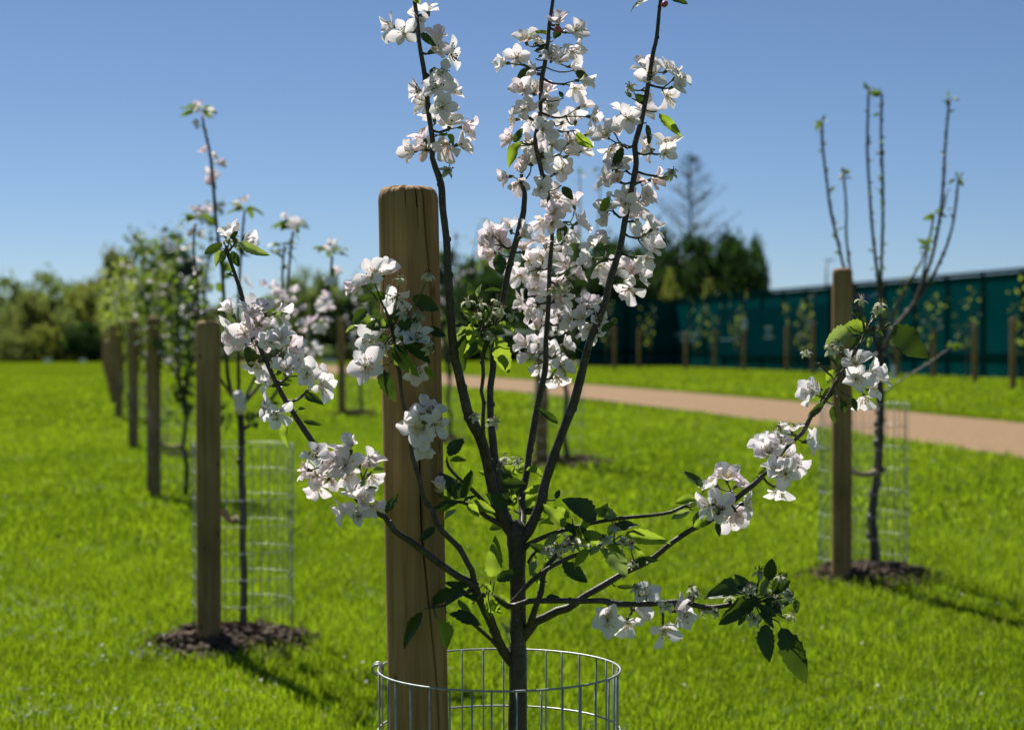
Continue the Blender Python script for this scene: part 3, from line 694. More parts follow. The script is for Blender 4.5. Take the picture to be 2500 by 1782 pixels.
BR.append(('branch', [(1160, 1447, 9, -.06), (1207, 1459, 11, -.055), (1241, 1480, 14, -.05), (1262, 1477, 14, -.055), (1293, 1467, 14, -.07), (1330, 1466, 13, -.08), (1376, 1466, 13, -.085), (1422, 1467, 13, -.09), (1468, 1466, 13, -.095), (1514, 1474, 13, -.10), (1588, 1474, 12, -.10), (1655, 1468, 12, -.10), (1689, 1475, 12, -.105), (1727, 1483, 12, -.105), (1774, 1477, 11, -.11), (1820, 1468, 9, -.11), (1848, 1455, 8, -.11)]))
BR.append(('twig', [(1212, 1575, 10, -.02), (1204, 1566, 9, -.03), (1161, 1527, 8, -.05), (1139, 1512, 8, -.06), (1112, 1500, 6, -.07)]))
BR.append(('twig', [(1232, 1284, 15, 0), (1190, 1262, 12, -.02), (1160, 1240, 10, -.035), (1128, 1226, 8, -.045), (1100, 1222, 6, -.05)]))
BR.append(('twig', [(1212, 1256, 12, 0), (1171, 1214, 10, -.02), (1143, 1186, 9, -.03), (1118, 1166, 7, -.04), (1094, 1138, 7, -.045), (1090, 1122, 5, -.045)]))
BR.append(('twig', [(1158, 1440, 8, -.075), (1120, 1455, 7, -.09), (1085, 1478, 6, -.10), (1050, 1482, 6, -.105)]))
BR.append(('twig', [(1290, 1372, 8, -.0), (1310, 1345, 7, -.02), (1340, 1352, 6, -.02), (1372, 1362, 5, -.03)]))
SAMPLES = []   # (u, v, depth, width)
for bi, (nm, pts) in enumerate(BR):
    w3 = [P(u, v, Z0 + d) - TL for u, v, wd, d in pts]; rad = [max(1.6, wd / 2) * PXM for u, v, wd, d in pts]
    sp_, sr = catmull(w3, rad, .010)
    b = MB()
    if nm != 'trunk':
        r2 = []
        for i, q in enumerate(sp_): # nodes and scars
            r2.append(sr[i] * (1 + .16 * max(0, mnoise.noise(Vector((i * .31, bi * 7.3, 1.7)))) * 1.5))
        sr = r2
        k = 6
        while k < len(sp_) - 3 and sr[k] < .012:
            side = rv().normalized(); tdir = (sp_[k + 1] - sp_[k]).normalized(); side = (side - tdir * side.dot(tdir)).normalized()
            b.blob(sp_[k] + side * sr[k] * .85, max(.0022, sr[k] * .55), basis(tdir, side) @ Matrix.Diagonal((1.7, 1, 1)), 6, 4)
            k += random.randint(4, 9)
    else:
        sr = [r_ * (1 + .05 * mnoise.noise(Vector((i * .12, 0, 4)))) for i, r_ in enumerate(sr)]
    b.tube(sp_, sr, 14 if nm in ('trunk', 'limb') else 10, bump=.10, seed=bi * 3.1)
    link(nm, b.mesh(nm, M['bark']), tree)
    for i in range(len(pts) - 1):
        (u0, v0, w0, d0), (u1, v1, w1, d1) = pts[i], pts[i + 1]
        k = max(1, int(math.hypot(u1 - u0, v1 - v0) / 8))
        for j in range(k):
            t = j / k
            if nm != 'trunk': SAMPLES.append((u0 + (u1 - u0) * t, v0 + (v1 - v0) * t, d0 + (d1 - d0) * t, w0))
SA = np.array(SAMPLES)
TIPS = [(830, 650, 1086, 930, 955, 812), (1100, 680, 1264, 912, 1178, 806), (1290, 1180, 1300, 1185, 1290, 1180)]
def nearest(u, v):
    for a0, b0, a1, b1, tu, tv in TIPS:
        if a0 < u < a1 and b0 < v < b1:
            if abs(u - tu) < 60 and v > tv: tv = min(v - 12, tv + 70)
            u, v = tu, tv; break
    d = (SA[:, 0] - u) ** 2 + (SA[:, 1] - v) ** 2; k = int(d.argmin()); return SA[k], math.sqrt(d[k])

FL = """1020,46,cd;986,83,c;1045,28,ub;961,65,l;1054,123,ur,p;1068,102,u,p;1097,132,r;1082,172,d;1029,222,l;1066,215,c;1097,228,rb;1079,262,cd;1091,277,dr;1042,252,cl;1035,339,ul,p;1042,366,cl,p;1011,369,l;1097,308,u;1128,311,r,p;1094,354,d,p;1118,354,r;1060,292,ub;
1285,102,cu;1261,142,c;1236,154,l;1310,104,ur;1405,77,cr;1362,58,u,p;1396,126,dr;1365,151,c;1347,145,cu;1393,163,r;1415,197,r;1402,215,dr;1304,225,cu,p;1279,222,cl,p;1279,268,c;1341,259,c,1.15;1335,228,u,p;1298,292,d;1258,292,l,p;1252,339,l,p;1415,262,rb;1442,286,r,p;1405,296,ub;1298,348,cd;1347,357,c;1330,372,cl;1390,348,cr;1418,369,rb;1316,394,c;1372,416,c,1.15;1384,379,ur,p;1292,400,cl,p;1273,425,u,p;1242,431,l,p;1267,446,d,p;1319,459,cr;1341,474,cr,p;1365,490,d;1325,318,c;1372,300,b;1310,180,l;1430,330,rb;
1590,191,c,1.1;1572,169,cu;1593,163,u;1627,172,ur;1643,212,r;1649,191,ur;1581,222,d;1627,234,dr;1569,274,c;1532,292,c;1482,332,cl;1501,320,cu;1492,363,d;1519,271,u;1529,403,u,p;1489,437,l,p;1504,412,cu,p;1510,440,cl,p;1621,376,cr;1587,366,l,p;1630,357,u;1556,443,ur,p;1590,440,r,p;1529,486,c,p;1566,480,cr,p;
1527,497,cd,p;1555,502,c,p;1573,477,r,p;1487,501,cl;1480,520,d;1567,578,c,1.1;1585,603,cr,1.1;1555,535,cu;1592,560,ur;1579,628,d,1.1;1453,603,ul;1478,597,u,p;1444,631,l;1462,646,d;1505,659,c,1.1;1493,680,cl;1536,665,cu,p;1536,705,d,1.15;1561,680,r;
1441,803,cd,1.15;1432,751,u,p;1453,751,u,p;1459,782,cr,p;1398,779,l,p;1425,778,cl,p;
1216,569,cu;1204,578,cl;1194,595,l;1219,588,c,p;1204,618,dl,p;1247,560,u,p;1272,578,ur;1240,640,d;1351,483,cu,p;1367,504,c;1327,538,dl;1351,523,c,p;1345,548,cd;1401,504,ub;1410,544,rb;1396,560,db;
1290,637,c,1.1;1271,671,dl;1311,671,cd,1.1;1278,612,u,p;1324,628,cl;1345,615,c;1330,597,u;1376,591,ur;1373,612,r;1382,655,cu,p;1404,671,r,p;1361,683,cd;1302,708,c;1278,735,l;1296,760,dl,p;1321,775,d;1315,748,cl;1345,726,cr,p;1370,741,c;1364,769,cd;1373,788,dr;1311,806,u;1287,843,l;1315,840,c;1296,865,dl;1336,855,c;1361,806,ur,p;1376,843,r;1358,868,cd;1315,892,d;1367,895,cr;1358,918,d;
617,762,cu;647,762,u;676,767,r;598,816,c;573,801,l;568,767,ul;583,831,dl,p;632,791,c,p;622,841,d,p;662,836,c;686,831,cu;706,850,r,p;632,885,d;696,905,cu;720,892,u;750,914,c;775,919,ur;785,944,dr;667,929,l;676,1008,cd;662,996,l;770,1116,cu;750,1146,l,p;775,1161,c,p;804,1166,d,p;775,1185,d;839,1107,u;856,1097,u;844,1136,c,p,1.1;819,1136,cl,p;849,1156,cd;883,1136,r;903,1131,ur;903,1161,dr;869,1215,u,p;888,1225,cu;873,1259,c;849,1244,l;905,1236,r;570,580,u;594,596,r;
908,678,cu,1.1;881,698,l,p;936,671,u;966,725,d,1.1;892,898,c,1.15;905,834,c;1017,830,cu;1000,815,l;1010,901,d;1017,1040,c,1.25;1034,1056,cd;1061,1037,cr;1037,1081,d;1044,1006,u;1075,1204,u,p;
1877,1106,c,1.1;1868,1094,ul;1905,1083,cu;1918,1115,cr;1934,1129,dr;1932,1051,u;1969,1078,r;1895,1152,cu;1918,1157,c,p;1905,1194,d,1.1;1748,1185,ul;1775,1171,u,p;1757,1240,c,1.1;1735,1232,l;1798,1185,ur,p;1798,1249,cd,p;1785,1263,d;1817,1231,r;1997,949,l;1985,962,cl;2089,890,cu;2089,926,c;2122,908,cr;2126,949,r;2108,968,d;2137,924,ur;
1483,1512,c,1.25;1533,1515,d;1550,1488,r;1621,1539,cd,1.15;1665,1502,cr,1.05;1577,1455,u;1650,1490,cr,p;1030,1030,l;1400,1335,u;1375,1345,l"""
SPENTS = [(1045, 675), (975, 683), (1020, 770), (1047, 850), (1015, 790), (985, 770), (930, 862), (940, 850), (1142, 738), (1175, 745), (1197, 764), (1187, 779), (1212, 735), (1250, 772), (1198, 823), (1165, 770), (1222, 762), (1232, 1121), (1262, 1127), (1222, 1135), (1200, 1040), (1206, 1030), (1160, 1018), (1090, 420),
          (1907, 1050), (1968, 862), (2030, 855), (2045, 842), (2103, 735), (2150, 745), (2140, 760), (1554, 1438), (1690, 1440), (1700, 1452), (1685, 1460), (1625, 1480), (1720, 1490), (1745, 1494), (1855, 1400), (1905, 1412), (1915, 1440), (1925, 1455), (1890, 1460), (1930, 1505), (1840, 1512), (1780, 1462), (1868, 1440), (1830, 1440), (1896, 1478),
          (1500, 1290), (1520, 1322), (1540, 1328), (1545, 1375), (1335, 1345), (1365, 1340), (1390, 1330), (1480, 1318), (1540, 215), (1638, 425), (1630, 432), (555, 585), (575, 592), (1362, 700), (1375, 710), (1385, 695), (1352, 712)]
CODE = {'c': Vector((0, -1, .22)), 'u': Vector((0, -.30, 1)), 'd': Vector((0, -.75, -.75)), 'l': Vector((-1, -.4, .12)), 'r': Vector((1, -.4, .12)), 'b': Vector((0, .7, .3))}
flowers = []
for tok in FL.replace('\n', '').split(';'):
    q = tok.strip().split(',')
    if len(q) < 3: continue
    u, v, code = float(q[0]), float(q[1]), q[2]; pink = 'p' in q[3:]; sc = 1.0
    for e in q[3:]:
        if e != 'p': sc = float(e)
    n_ = Vector((0, 0, 0))
    for ch in code: n_ += CODE[ch]
    n_ = (n_.normalized() + rv(.30)).normalized()
    flowers.append([u, v, n_, pink, sc, code])
# spurs: each cluster of flowers leaves the branch on one short woody spur and fans out from its end
spurs = []      # [cu, cv, n, limb sample, end u, end v, depth]
def cluster_pass(items):
    for u, v in items:
        best = None
        for q in spurs:
            d = math.hypot(q[0] - u, q[1] - v)
            if d < 46 and (best is None or d < best[0]): best = (d, q)
        if best:
            q = best[1]; q[0] = (q[0] * q[2] + u) / (q[2] + 1); q[1] = (q[1] * q[2] + v) / (q[2] + 1); q[2] += 1
        else: spurs.append([u, v, 1, None, 0, 0, 0])
cluster_pass([(f_[0], f_[1]) for f_ in flowers]); cluster_pass(SPENTS)
for q in spurs:
    smp, d = nearest(q[0], q[1]); q[3] = smp
    k_ = .62 if d > 12 else 0
    q[4] = smp[0] + (q[0] - smp[0]) * k_; q[5] = smp[1] + (q[1] - smp[1]) * k_ + (6 if d > 20 else 0); q[6] = smp[2] + random.uniform(-.012, .018)
    if d > 12:
        b = MB(); p0 = P(smp[0], smp[1], Z0 + smp[2]); p1 = P(q[4], q[5], Z0 + q[6]); m_ = (p0 + p1) / 2 + Vector((0, 0, -.004)) + rv(.003)
        sp_, sr = catmull([p0 - TL, m_ - TL, p1 - TL], [.0026, .0019, .0021], .006); b.tube(sp_, sr, 7, bump=.35, seed=q[0])
        b.blob(p1 - TL, .0028, None, 6, 4); link('spur', b.mesh('spur', M['bark']), tree)
def spur_for(u, v):
    q = min(spurs, key=lambda e: math.hypot(e[0] - u, e[1] - v)); return (q[4], q[5], q[6], q[3])
order = sorted(range(len(flowers)), key=lambda i: (0 if flowers[i][5] in ('c', 'cd', 'cu', 'cr', 'cl') else 1, -flowers[i][4]))
single = set(order[:60])
def pedicel(b, root_pt, end, n_, r=.0012):
    """curved stalk in coordinates relative to end"""
    a = root_pt - end; m = a * .45 - n_ * a.length * .28
    pts = []
    e = -n_ * .004
    for i in range(7):
        t = i / 6; pts.append(a * (1 - t) ** 2 + m * 2 * t * (1 - t) + e * t * t)
    b.tube(pts, [r * (1.25 - .35 * i / 6) for i in range(7)], 5)
for i, (u, v, n_, pink, sc, code) in enumerate(flowers):
    s_ = spur_for(u, v)
    dz = random.uniform(-.05, .015) if code[0] == 'c' else random.uniform(-.035, .035)
    if s_[1] < 900 and 1000 < s_[0] < 1640 and random.random() < .6: dz = random.uniform(.010, .04)
    if 'b' in code: dz = random.uniform(.04, .09)
    pos = P(u, v, Z0 + s_[2] + dz); rp = P(s_[0], s_[1], Z0 + s_[2])
    L = (.0258 if (1220 < u < 1640 and v < 900) else .0285) * sc * random.uniform(.92, 1.08)
    b = MB(); pedicel(b, rp, pos, n_)
    b.tube([-n_ * .009, -n_ * .004, -n_ * .0005], [.0014, .0030, .0036], 7)
    fo = link('blossom', b.mesh('blossom', M['stalk']), tree, Matrix.Translation(pos - TL))
    Rm = (n_.to_track_quat('Z', 'Y').to_matrix().to_4x4()) @ Matrix.Rotation(random.uniform(0, 6.28), 4, 'Z') @ Matrix.Diagonal((L, L, L, 1))
    mk = 'petal_pink' if pink else 'petal'; ci = random.choice([0, 1, 2, 4, 5, 9, 10, 13, 3, 11]) if code[0] == 'c' else random.randrange(len(CSPEC))
    if i in single:
        for k, Mx in CSPEC[ci]: link('petal', PETAL[mk][k], fo, Rm @ Mx)
    else: link('corolla', COROLLA[mk][ci], fo, Rm)
    link('stamens', STAM[random.randrange(4)], fo, Rm)
for u, v in SPENTS:
    s_ = spur_for(u, v); pos = P(u, v, Z0 + s_[2] + random.uniform(-.045, .02)); rp = P(s_[0], s_[1], Z0 + s_[2])
    n_ = ((pos - rp).normalized() * .8 + Vector((0, -.4, .7)) + rv(.5)).normalized(); L = .0265 * random.uniform(.85, 1.2)
    b = MB(); pedicel(b, rp, pos, n_, .0013)
    fo = link('spent_blossom', b.mesh('spent_blossom', M['stalk']), tree, Matrix.Translation(pos - TL))
    Rm = (n_.to_track_quat('Z', 'Y').to_matrix().to_4x4()) @ Matrix.Rotation(random.uniform(0, 6.28), 4, 'Z') @ Matrix.Diagonal((L, L, L, 1))
    k = random.randrange(3); link('calyx', SPENT[k], fo, Rm); link('stamens', SSTAM[k], fo, Rm)
for u, v in [(1368, 74), (1627, 6)]:
    s_ = spur_for(u, v); pos = P(u, v, Z0 + s_[2] - .03)
    link('flower_bud', BUDM, tree, Matrix.Translation(pos - TL) @ rv(1).normalized().to_track_quat('Z', 'Y').to_matrix().to_4x4() @ Matrix.Diagonal((.017, .017, .017, 1)))

# leaves: base u, v, tip u, v, width ratio, p = pale downy leaf
LV = """1000,722,1061,752,.55;902,752,861,786,.55;915,722,876,732,.5;946,729,908,717,.6;932,800,868,783,.6;962,790,901,803,.6;905,756,930,776,.6;949,834,932,815,.6;962,844,993,861,.5;969,807,1037,885,.4;1040,800,1083,820,.5;1034,892,1057,922,.4;925,893,957,966,.45;962,850,976,888,.5;868,795,847,810,.5,p;
1172,798,1111,835,.35,p;1142,805,1124,901,.33;1153,783,1150,840,.5;1209,812,1238,905,.45;1212,790,1257,800,.5;1176,713,1222,708,.35;1146,727,1150,688,.6;1166,728,1168,698,.4,p;1165,830,1148,866,.5;1230,770,1208,786,.5;1160,790,1118,812,.4,p;1368,1038,1318,999,.28;1406,847,1416,828,.5;
1257,1248,1232,1143,.4;1220,1177,1275,1183,.5;1223,1137,1260,1155,.5;1254,1146,1290,1133,.5;1278,1146,1333,1158,.38;1269,1226,1333,1199,.42;1275,1202,1326,1188,.4;1263,1248,1320,1232,.5;1254,1245,1200,1230,.45;1245,1242,1194,1210,.5;1266,1254,1316,1251,.45;1246,1266,1284,1302,.55,p;1190,1161,1173,1150,.6;1240,1190,1262,1222,.5;
1128,1226,1064,1236,.3;1128,1226,1086,1152,.62;1125,1223,1140,1150,.42;1128,1226,1156,1207,.35;1134,1229,1172,1256,.5;1140,1226,1202,1246,.4;1091,1117,1126,1073,.6;1094,1128,1134,1120,.5;1085,1272,1105,1246,.5,p;1066,1283,1030,1317,.45;1063,1248,1102,1234,.35;938,1258,972,1214,.4;1110,1180,1088,1215,.5;1105,1235,1080,1210,.5;
1198,1417,1212,1338,.48;1207,1420,1264,1391,.5;1155,1441,1036,1473,.28;1150,1430,1092,1425,.35;1035,1484,981,1572,.28;1189,1442,1198,1502,.6;1207,1450,1248,1476,.35;1090,1495,1160,1507,.5;1116,1460,1142,1490,.4;1066,1507,1098,1576,.6;1247,1576,1229,1519,.4,p;1168,1412,1176,1405,.6;1085,1464,1106,1468,.6;1180,1425,1200,1440,.7;1175,1430,1140,1440,.5;
1388,1289,1336,1240,.42;1396,1262,1340,1247,.5;1386,1280,1333,1264,.42;1464,1276,1392,1222,.62;1450,1262,1488,1236,.5;1512,1266,1455,1247,.5,p;1402,1285,1436,1334,.55;1428,1285,1460,1328,.5;1482,1312,1518,1273,.5;1515,1306,1617,1317,.36;1490,1302,1552,1274,.5;1474,1324,1524,1396,.55,p;1536,1332,1566,1354,.6;1543,1371,1598,1366,.38;1366,1368,1424,1416,.5;1402,1309,1412,1342,.4,p;1356,1220,1364,1198,.6;1502,1431,1546,1433,.28;1534,1392,1519,1411,.6,p;1329,1459,1366,1455,.45;1375,1300,1330,1345,.35,p;1340,1352,1300,1330,.45;1350,1360,1320,1390,.5;1298,1392,1330,1425,.5;1310,1360,1296,1400,.45,p;1400,1300,1372,1340,.5;1440,1330,1425,1290,.45;1470,1332,1440,1352,.5,p;1472,1275,1500,1250,.5;1412,1292,1440,1270,.55;
1720,1194,1680,1148,.38;1706,1221,1660,1219,.62;1689,1245,1643,1263,.4,p;1693,1291,1718,1246,.6;1750,1272,1756,1304,.45;1690,1290,1730,1262,.5;1849,1163,1874,1134,.6;1969,1024,2008,980,.35;2043,945,2004,974,.5;2052,970,2064,1004,.55;2080,968,2090,998,.5;2034,986,2036,1030,.42;2038,910,2008,893,.7;2060,884,2046,902,.6;2040,900,2018,930,.6;
2124,794,2063,800,.62;2075,797,2026,840,.65,p;2172,788,2254,864,.6;2108,810,2098,845,.55;2126,818,2120,845,.6,p;2130,770,2160,755,.5,p;2116,790,2090,760,.5;
1842,1432,1736,1446,.5;1828,1448,1772,1518,.5;1876,1423,1882,1368,.75;1882,1445,1912,1408,.5;1828,1495,1802,1522,.5;1868,1514,1874,1600,.5;1900,1517,1962,1650,.42;1943,1460,1946,1490,.6;1800,1490,1842,1464,.4;1856,1462,1876,1410,.35,p;1850,1478,1890,1500,.6;1840,1460,1800,1430,.6;1880,1480,1920,1470,.5;1860,1490,1850,1520,.5;1850,1440,1826,1420,.5,p;
1547,229,1574,254,.6;1543,240,1530,225,.6;1603,273,1657,325,.32;1578,300,1585,347,.5;1523,352,1500,411,.38;1493,476,1463,519,.42;1542,613,1560,642,.5;1465,812,1498,787,.45;1407,848,1416,826,.5;1347,92,1302,68,.35;1307,144,1367,127,.3;1304,124,1332,119,.4;1295,165,1266,189,.55;1402,172,1436,194,.55;1376,240,1366,225,.6;1304,295,1337,331,.3;1335,322,1366,330,.4;1252,352,1271,318,.5;1279,344,1240,390,.55;1405,319,1438,359,.55;1370,453,1394,486,.6;1379,543,1366,584,.6;1216,617,1223,668,.75;1330,372,1318,385,.5;1026,77,1053,106,.45;1048,186,1058,166,.6;1092,325,1108,352,.5;1068,330,1092,328,.4;1002,-20,1024,6,.6;1600,-6,1541,4,.45;1632,-4,1676,6,.4;1350,100,1376,68,.6;
598,840,618,892,.62;657,944,703,938,.4;736,963,782,980,.42;701,1022,695,1084,.5;736,1028,780,1036,.3;725,1000,744,996,.5;908,1150,934,1143,.4,p;888,1195,918,1190,.4;878,1190,890,1176,.5;860,1196,834,1192,.4,p;553,668,570,674,.5;664,778,698,764,.35,p;
1160,800,1118,790,.5;1176,812,1140,870,.55;1186,806,1222,850,.5;1170,795,1136,760,.5;1190,800,1228,812,.55;1172,815,1188,870,.45;1180,790,1196,755,.5;945,800,905,770,.55;955,820,905,845,.55;962,812,1010,780,.5;965,825,1012,840,.5;950,805,975,760,.5;958,830,1000,905,.45;950,830,912,880,.45;1240,1270,1200,1290,.5;1225,1240,1260,1195,.5;1280,1280,1322,1262,.5;1250,1285,1222,1240,.45;1180,1445,1150,1470,.5;1200,1455,1215,1500,.5;1170,1470,1135,1450,.5;1420,1300,1470,1312,.5;1445,1340,1400,1372,.5;1460,1335,1500,1350,.5,p;1480,1320,1512,1345,.5;1412,1310,1382,1272,.5;1850,1470,1800,1500,.5;1860,1460,1905,1490,.5;1855,1480,1880,1530,.5;1840,1450,1800,1412,.55;1880,1450,1925,1420,.5;2110,815,2075,850,.5;2120,800,2158,812,.5;2060,905,2030,870,.5;548,592,500,618,.4;544,606,526,645,.45,p;563,609,580,646,.55;578,589,648,620,.33,p;560,585,578,565,.5;548,608,540,640,.5;690,900,676,915,.5"""
nleaf = 0
for tok in LV.replace('\n', '').split(';'):
    q = tok.strip().split(',')
    if len(q) < 5: continue
    u0, v0, u1, v1, wr = [float(e) for e in q[:5]]; pale = 'p' in q[5:]
    s_, dist = nearest(u0, v0); d = s_[2] + random.uniform(-.035, .02)
    p0 = P(u0, v0, Z0 + d); L2 = math.hypot(u1 - u0, v1 - v0) * PXM
    p1 = P(u1, v1, Z0 + d + random.uniform(-.45, .3) * L2)
    ax = p1 - p0; L = ax.length * 1.14
    nrm = Vector((random.uniform(-.6, .6), -random.uniform(.5, 1.0), random.uniform(-.1, .8)))
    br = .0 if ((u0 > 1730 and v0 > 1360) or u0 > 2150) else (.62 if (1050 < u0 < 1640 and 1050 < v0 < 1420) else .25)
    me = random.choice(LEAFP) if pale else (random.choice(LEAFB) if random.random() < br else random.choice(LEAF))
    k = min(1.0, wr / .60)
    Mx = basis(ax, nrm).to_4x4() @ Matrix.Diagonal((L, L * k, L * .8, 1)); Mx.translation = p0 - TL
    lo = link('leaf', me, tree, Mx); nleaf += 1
    if dist > 6:     # leaf stalk back to the shoot
        b = MB(); rp = P(s_[0], s_[1], Z0 + s_[2]); a = rp - p0; iM = Mx.to_3x3().inverted()
        pts = [iM @ (a * (1 - i / 4) + Vector((0, 0, -.12 * a.length * math.sin(math.pi * i / 4)))) for i in range(5)]
        b2 = MB(); b2.tube([a * (1 - i / 4) + Vector((0, 0, -.12 * a.length * math.sin(math.pi * i / 4))) for i in range(5)], [.0012] * 5, 5)
        b2.v = [tuple(iM @ Vector(q_)) for q_ in b2.v]
        link('leaf_stalk', b2.mesh('leaf_stalk', M['stalk']), lo)

# ------------------------------------------------------------------ the other orchard trees near the camera
def branchset(root, Y, lists, spread=.18, bump=.10, names='branch', minr=.0022, knob=1.0):
    rl = Vector(root.location); out = []
    px = Y / FPX
    for bi, pts in enumerate(lists):
        dd = random.uniform(-spread, spread) if bi else 0
        k = len(pts) - 1
        # lists run from the base to the tip
        w3 = [P(u, v, Y + dd * min(1, i / max(1, k) * 1.6)) - rl for i, (u, v, wd) in enumerate(pts)]
        sp_, sr = catmull(w3, [max(minr, wd / 2 * px) for u, v, wd in pts], .03)
        b = MB(); j = 3
        while j < len(sp_) - 1:
            side = rv().normalized(); b.blob(sp_[j] + side * sr[j] * .9, sr[j] * random.uniform(.6, 1.0) * knob, None, 5, 4); j += random.randint(1, 3)
            if knob > 1 and random.random() < .35:
                d_ = (side + Vector((0, 0, .6))).normalized(); b.tube([sp_[min(j, len(sp_) - 1)], sp_[min(j, len(sp_) - 1)] + d_ * random.uniform(.012, .03)], [sr[min(j, len(sp_) - 1)] * .7, sr[min(j, len(sp_) - 1)] * .45], 5)
        b.tube(sp_, sr, 8, bump=bump, seed=bi)
        nm = 'trunk' if bi == 0 else names
        link(nm, b.mesh(nm, M['bark']), root); out.append(sp_)
    return out
def put_leaf(root, pos, ax, nrm, L, wk=1, meshes=LEAFF):
    Mx = basis(ax, nrm).to_4x4() @ Matrix.Diagonal((L, L * wk, L, 1)); Mx.translation = pos
    return link('leaf', random.choice(meshes), root, Mx)
def rosette(root, pos, n, L):
    for k in range(n):
        a = 2 * math.pi * (k + random.random() * .6) / n; ax = Vector((math.cos(a), math.sin(a) * .8, random.uniform(-.15, .55)))
        put_leaf(root, pos + rv(.008), ax, Vector((0, 0, 1)) - ax * .3 + rv(.3), L * random.uniform(.7, 1.15), random.uniform(.8, 1.2))
FLOWER = {}
for mk in ('petal', 'petal_pink'): FLOWER[mk] = COROLLA[mk]
def put_flower(root, pos, n_, L, pink):
    Rm = (n_.to_track_quat('Z', 'Y').to_matrix().to_4x4()) @ Matrix.Rotation(random.uniform(0, 6.28), 4, 'Z') @ Matrix.Diagonal((L, L, L, 1)); Rm.translation = pos
    link('blossom', random.choice(FLOWER['petal_pink' if pink else 'petal']), root, Rm)

xy = STK['second'][1]
t2 = empty('apple_tree', (xy.x, xy.y, gz(xy.x, xy.y)), 'young apple tree with sparse pink blossom behind the second stake on the left', 'tree')
L2 = [[(594, 1530, 20), (594, 1490, 19), (596, 1400, 17), (592, 1330, 17), (594, 1250, 18), (590, 1150, 17), (589, 1040, 17), (585, 985, 19), (583, 965, 14)],
      [(584, 990, 12), (562, 950, 11), (553, 880, 9), (550, 790, 9), (546, 717, 9), (540, 636, 9), (530, 560, 8), (526, 521, 8), (518, 422, 8), (512, 370, 7), (499, 315, 6), (494, 285, 5)],
      [(583, 985, 10), (582, 900, 8), (581, 754, 7), (585, 680, 7), (588, 625, 7), (592, 569, 6), (597, 515, 5)],
      [(580, 985, 9), (555, 950, 8), (510, 880, 7), (487, 780, 7), (480, 662, 6), (472, 606, 6), (478, 545, 5)],
      [(588, 990, 12), (612, 965, 10), (640, 930, 9), (680, 850, 8), (700, 760, 7), (704, 680, 7), (711, 600, 6), (717, 555, 5)],
      [(676, 860, 7), (688, 760, 6), (690, 660, 6), (694, 600, 5)],
      [(590, 1050, 11), (607, 1040, 10), (640, 1000, 9), (676, 955, 8), (740, 850, 7), (780, 770, 7), (799, 710, 7), (809, 654, 6), (811, 625, 6)],
      [(600, 970, 8), (640, 880, 6), (665, 800, 6), (670, 740, 5)]]
bs = branchset(t2, 7.1, L2)
rl = Vector(t2.location)
for u, v, k in ((494, 268, 8), (478, 534, 7), (597, 510, 7), (717, 548, 9), (811, 615, 8), (690, 600, 4)):
    q = P(u, v, 7.1) - rl; rosette(t2, q, k, .085 if k > 6 else .06)
for u, v, ax in ((548, 1005, (-.5, -.2, -.8)), (562, 1000, (-.3, -.3, -1)), (600, 1000, (.5, -.3, -.7)), (560, 985, (-1, -.2, -.3)), (628, 1000, (.8, 0, .4))):
    put_leaf(t2, P(u, v, 7.05) - rl, Vector(ax), Vector((0, -1, .5)), .085)
fl2 = [(482, 270), (505, 282), (480, 310), (487, 262), (500, 375), (530, 390), (535, 400), (512, 425), (518, 440), (530, 432), (505, 450), (520, 510), (510, 520), (470, 520), (485, 515), (492, 528), (475, 568), (480, 575), (476, 640), (492, 665), (480, 700), (600, 495), (588, 500), (612, 585), (600, 590), (620, 600), (700, 535), (712, 545), (728, 548), (716, 555), (640, 700), (600, 690), (575, 690),
       (665, 700), (680, 712), (690, 735), (700, 725), (712, 740), (720, 715), (672, 745), (695, 760), (715, 765), (728, 750), (705, 790), (690, 800), (668, 790), (800, 610), (815, 600), (795, 728), (780, 745), (800, 750), (786, 760), (740, 795), (755, 790), (765, 800), (780, 785), (795, 790), (790, 805), (770, 812), (748, 810), (720, 850), (735, 842), (750, 865), (700, 865), (770, 850), (765, 870), (808, 690), (825, 665)]
for u, v in fl2:
    put_flower(t2, P(u, v, 7.1 + random.uniform(-.12, .1)) - rl, (Vector((0, -.7, .7)) + rv(.8)).normalized(), .031, random.random() < .55)
for i in range(70):
    s_ = random.choice(bs[1:]); k = random.randrange(len(s_) // 3, len(s_)); put_leaf(t2, s_[k], rv() + Vector((0, 0, .3)), rv() + Vector((0, -.3, 1)), random.uniform(.03, .065))
b = MB()
for k in range(7): b.blob(Vector((.006 * math.sin(k * 2.1), .004 * math.cos(k * 3), -.03 + .01 * k)), .019 + .004 * math.sin(k * 1.7), None, 8, 5)
o = link('grafting_tape', b.mesh('grafting_tape', M['white']), t2); o.location = P(584, 982, 7.07) - rl; o['label'] = 'pale tape bound round the fork of the trunk'

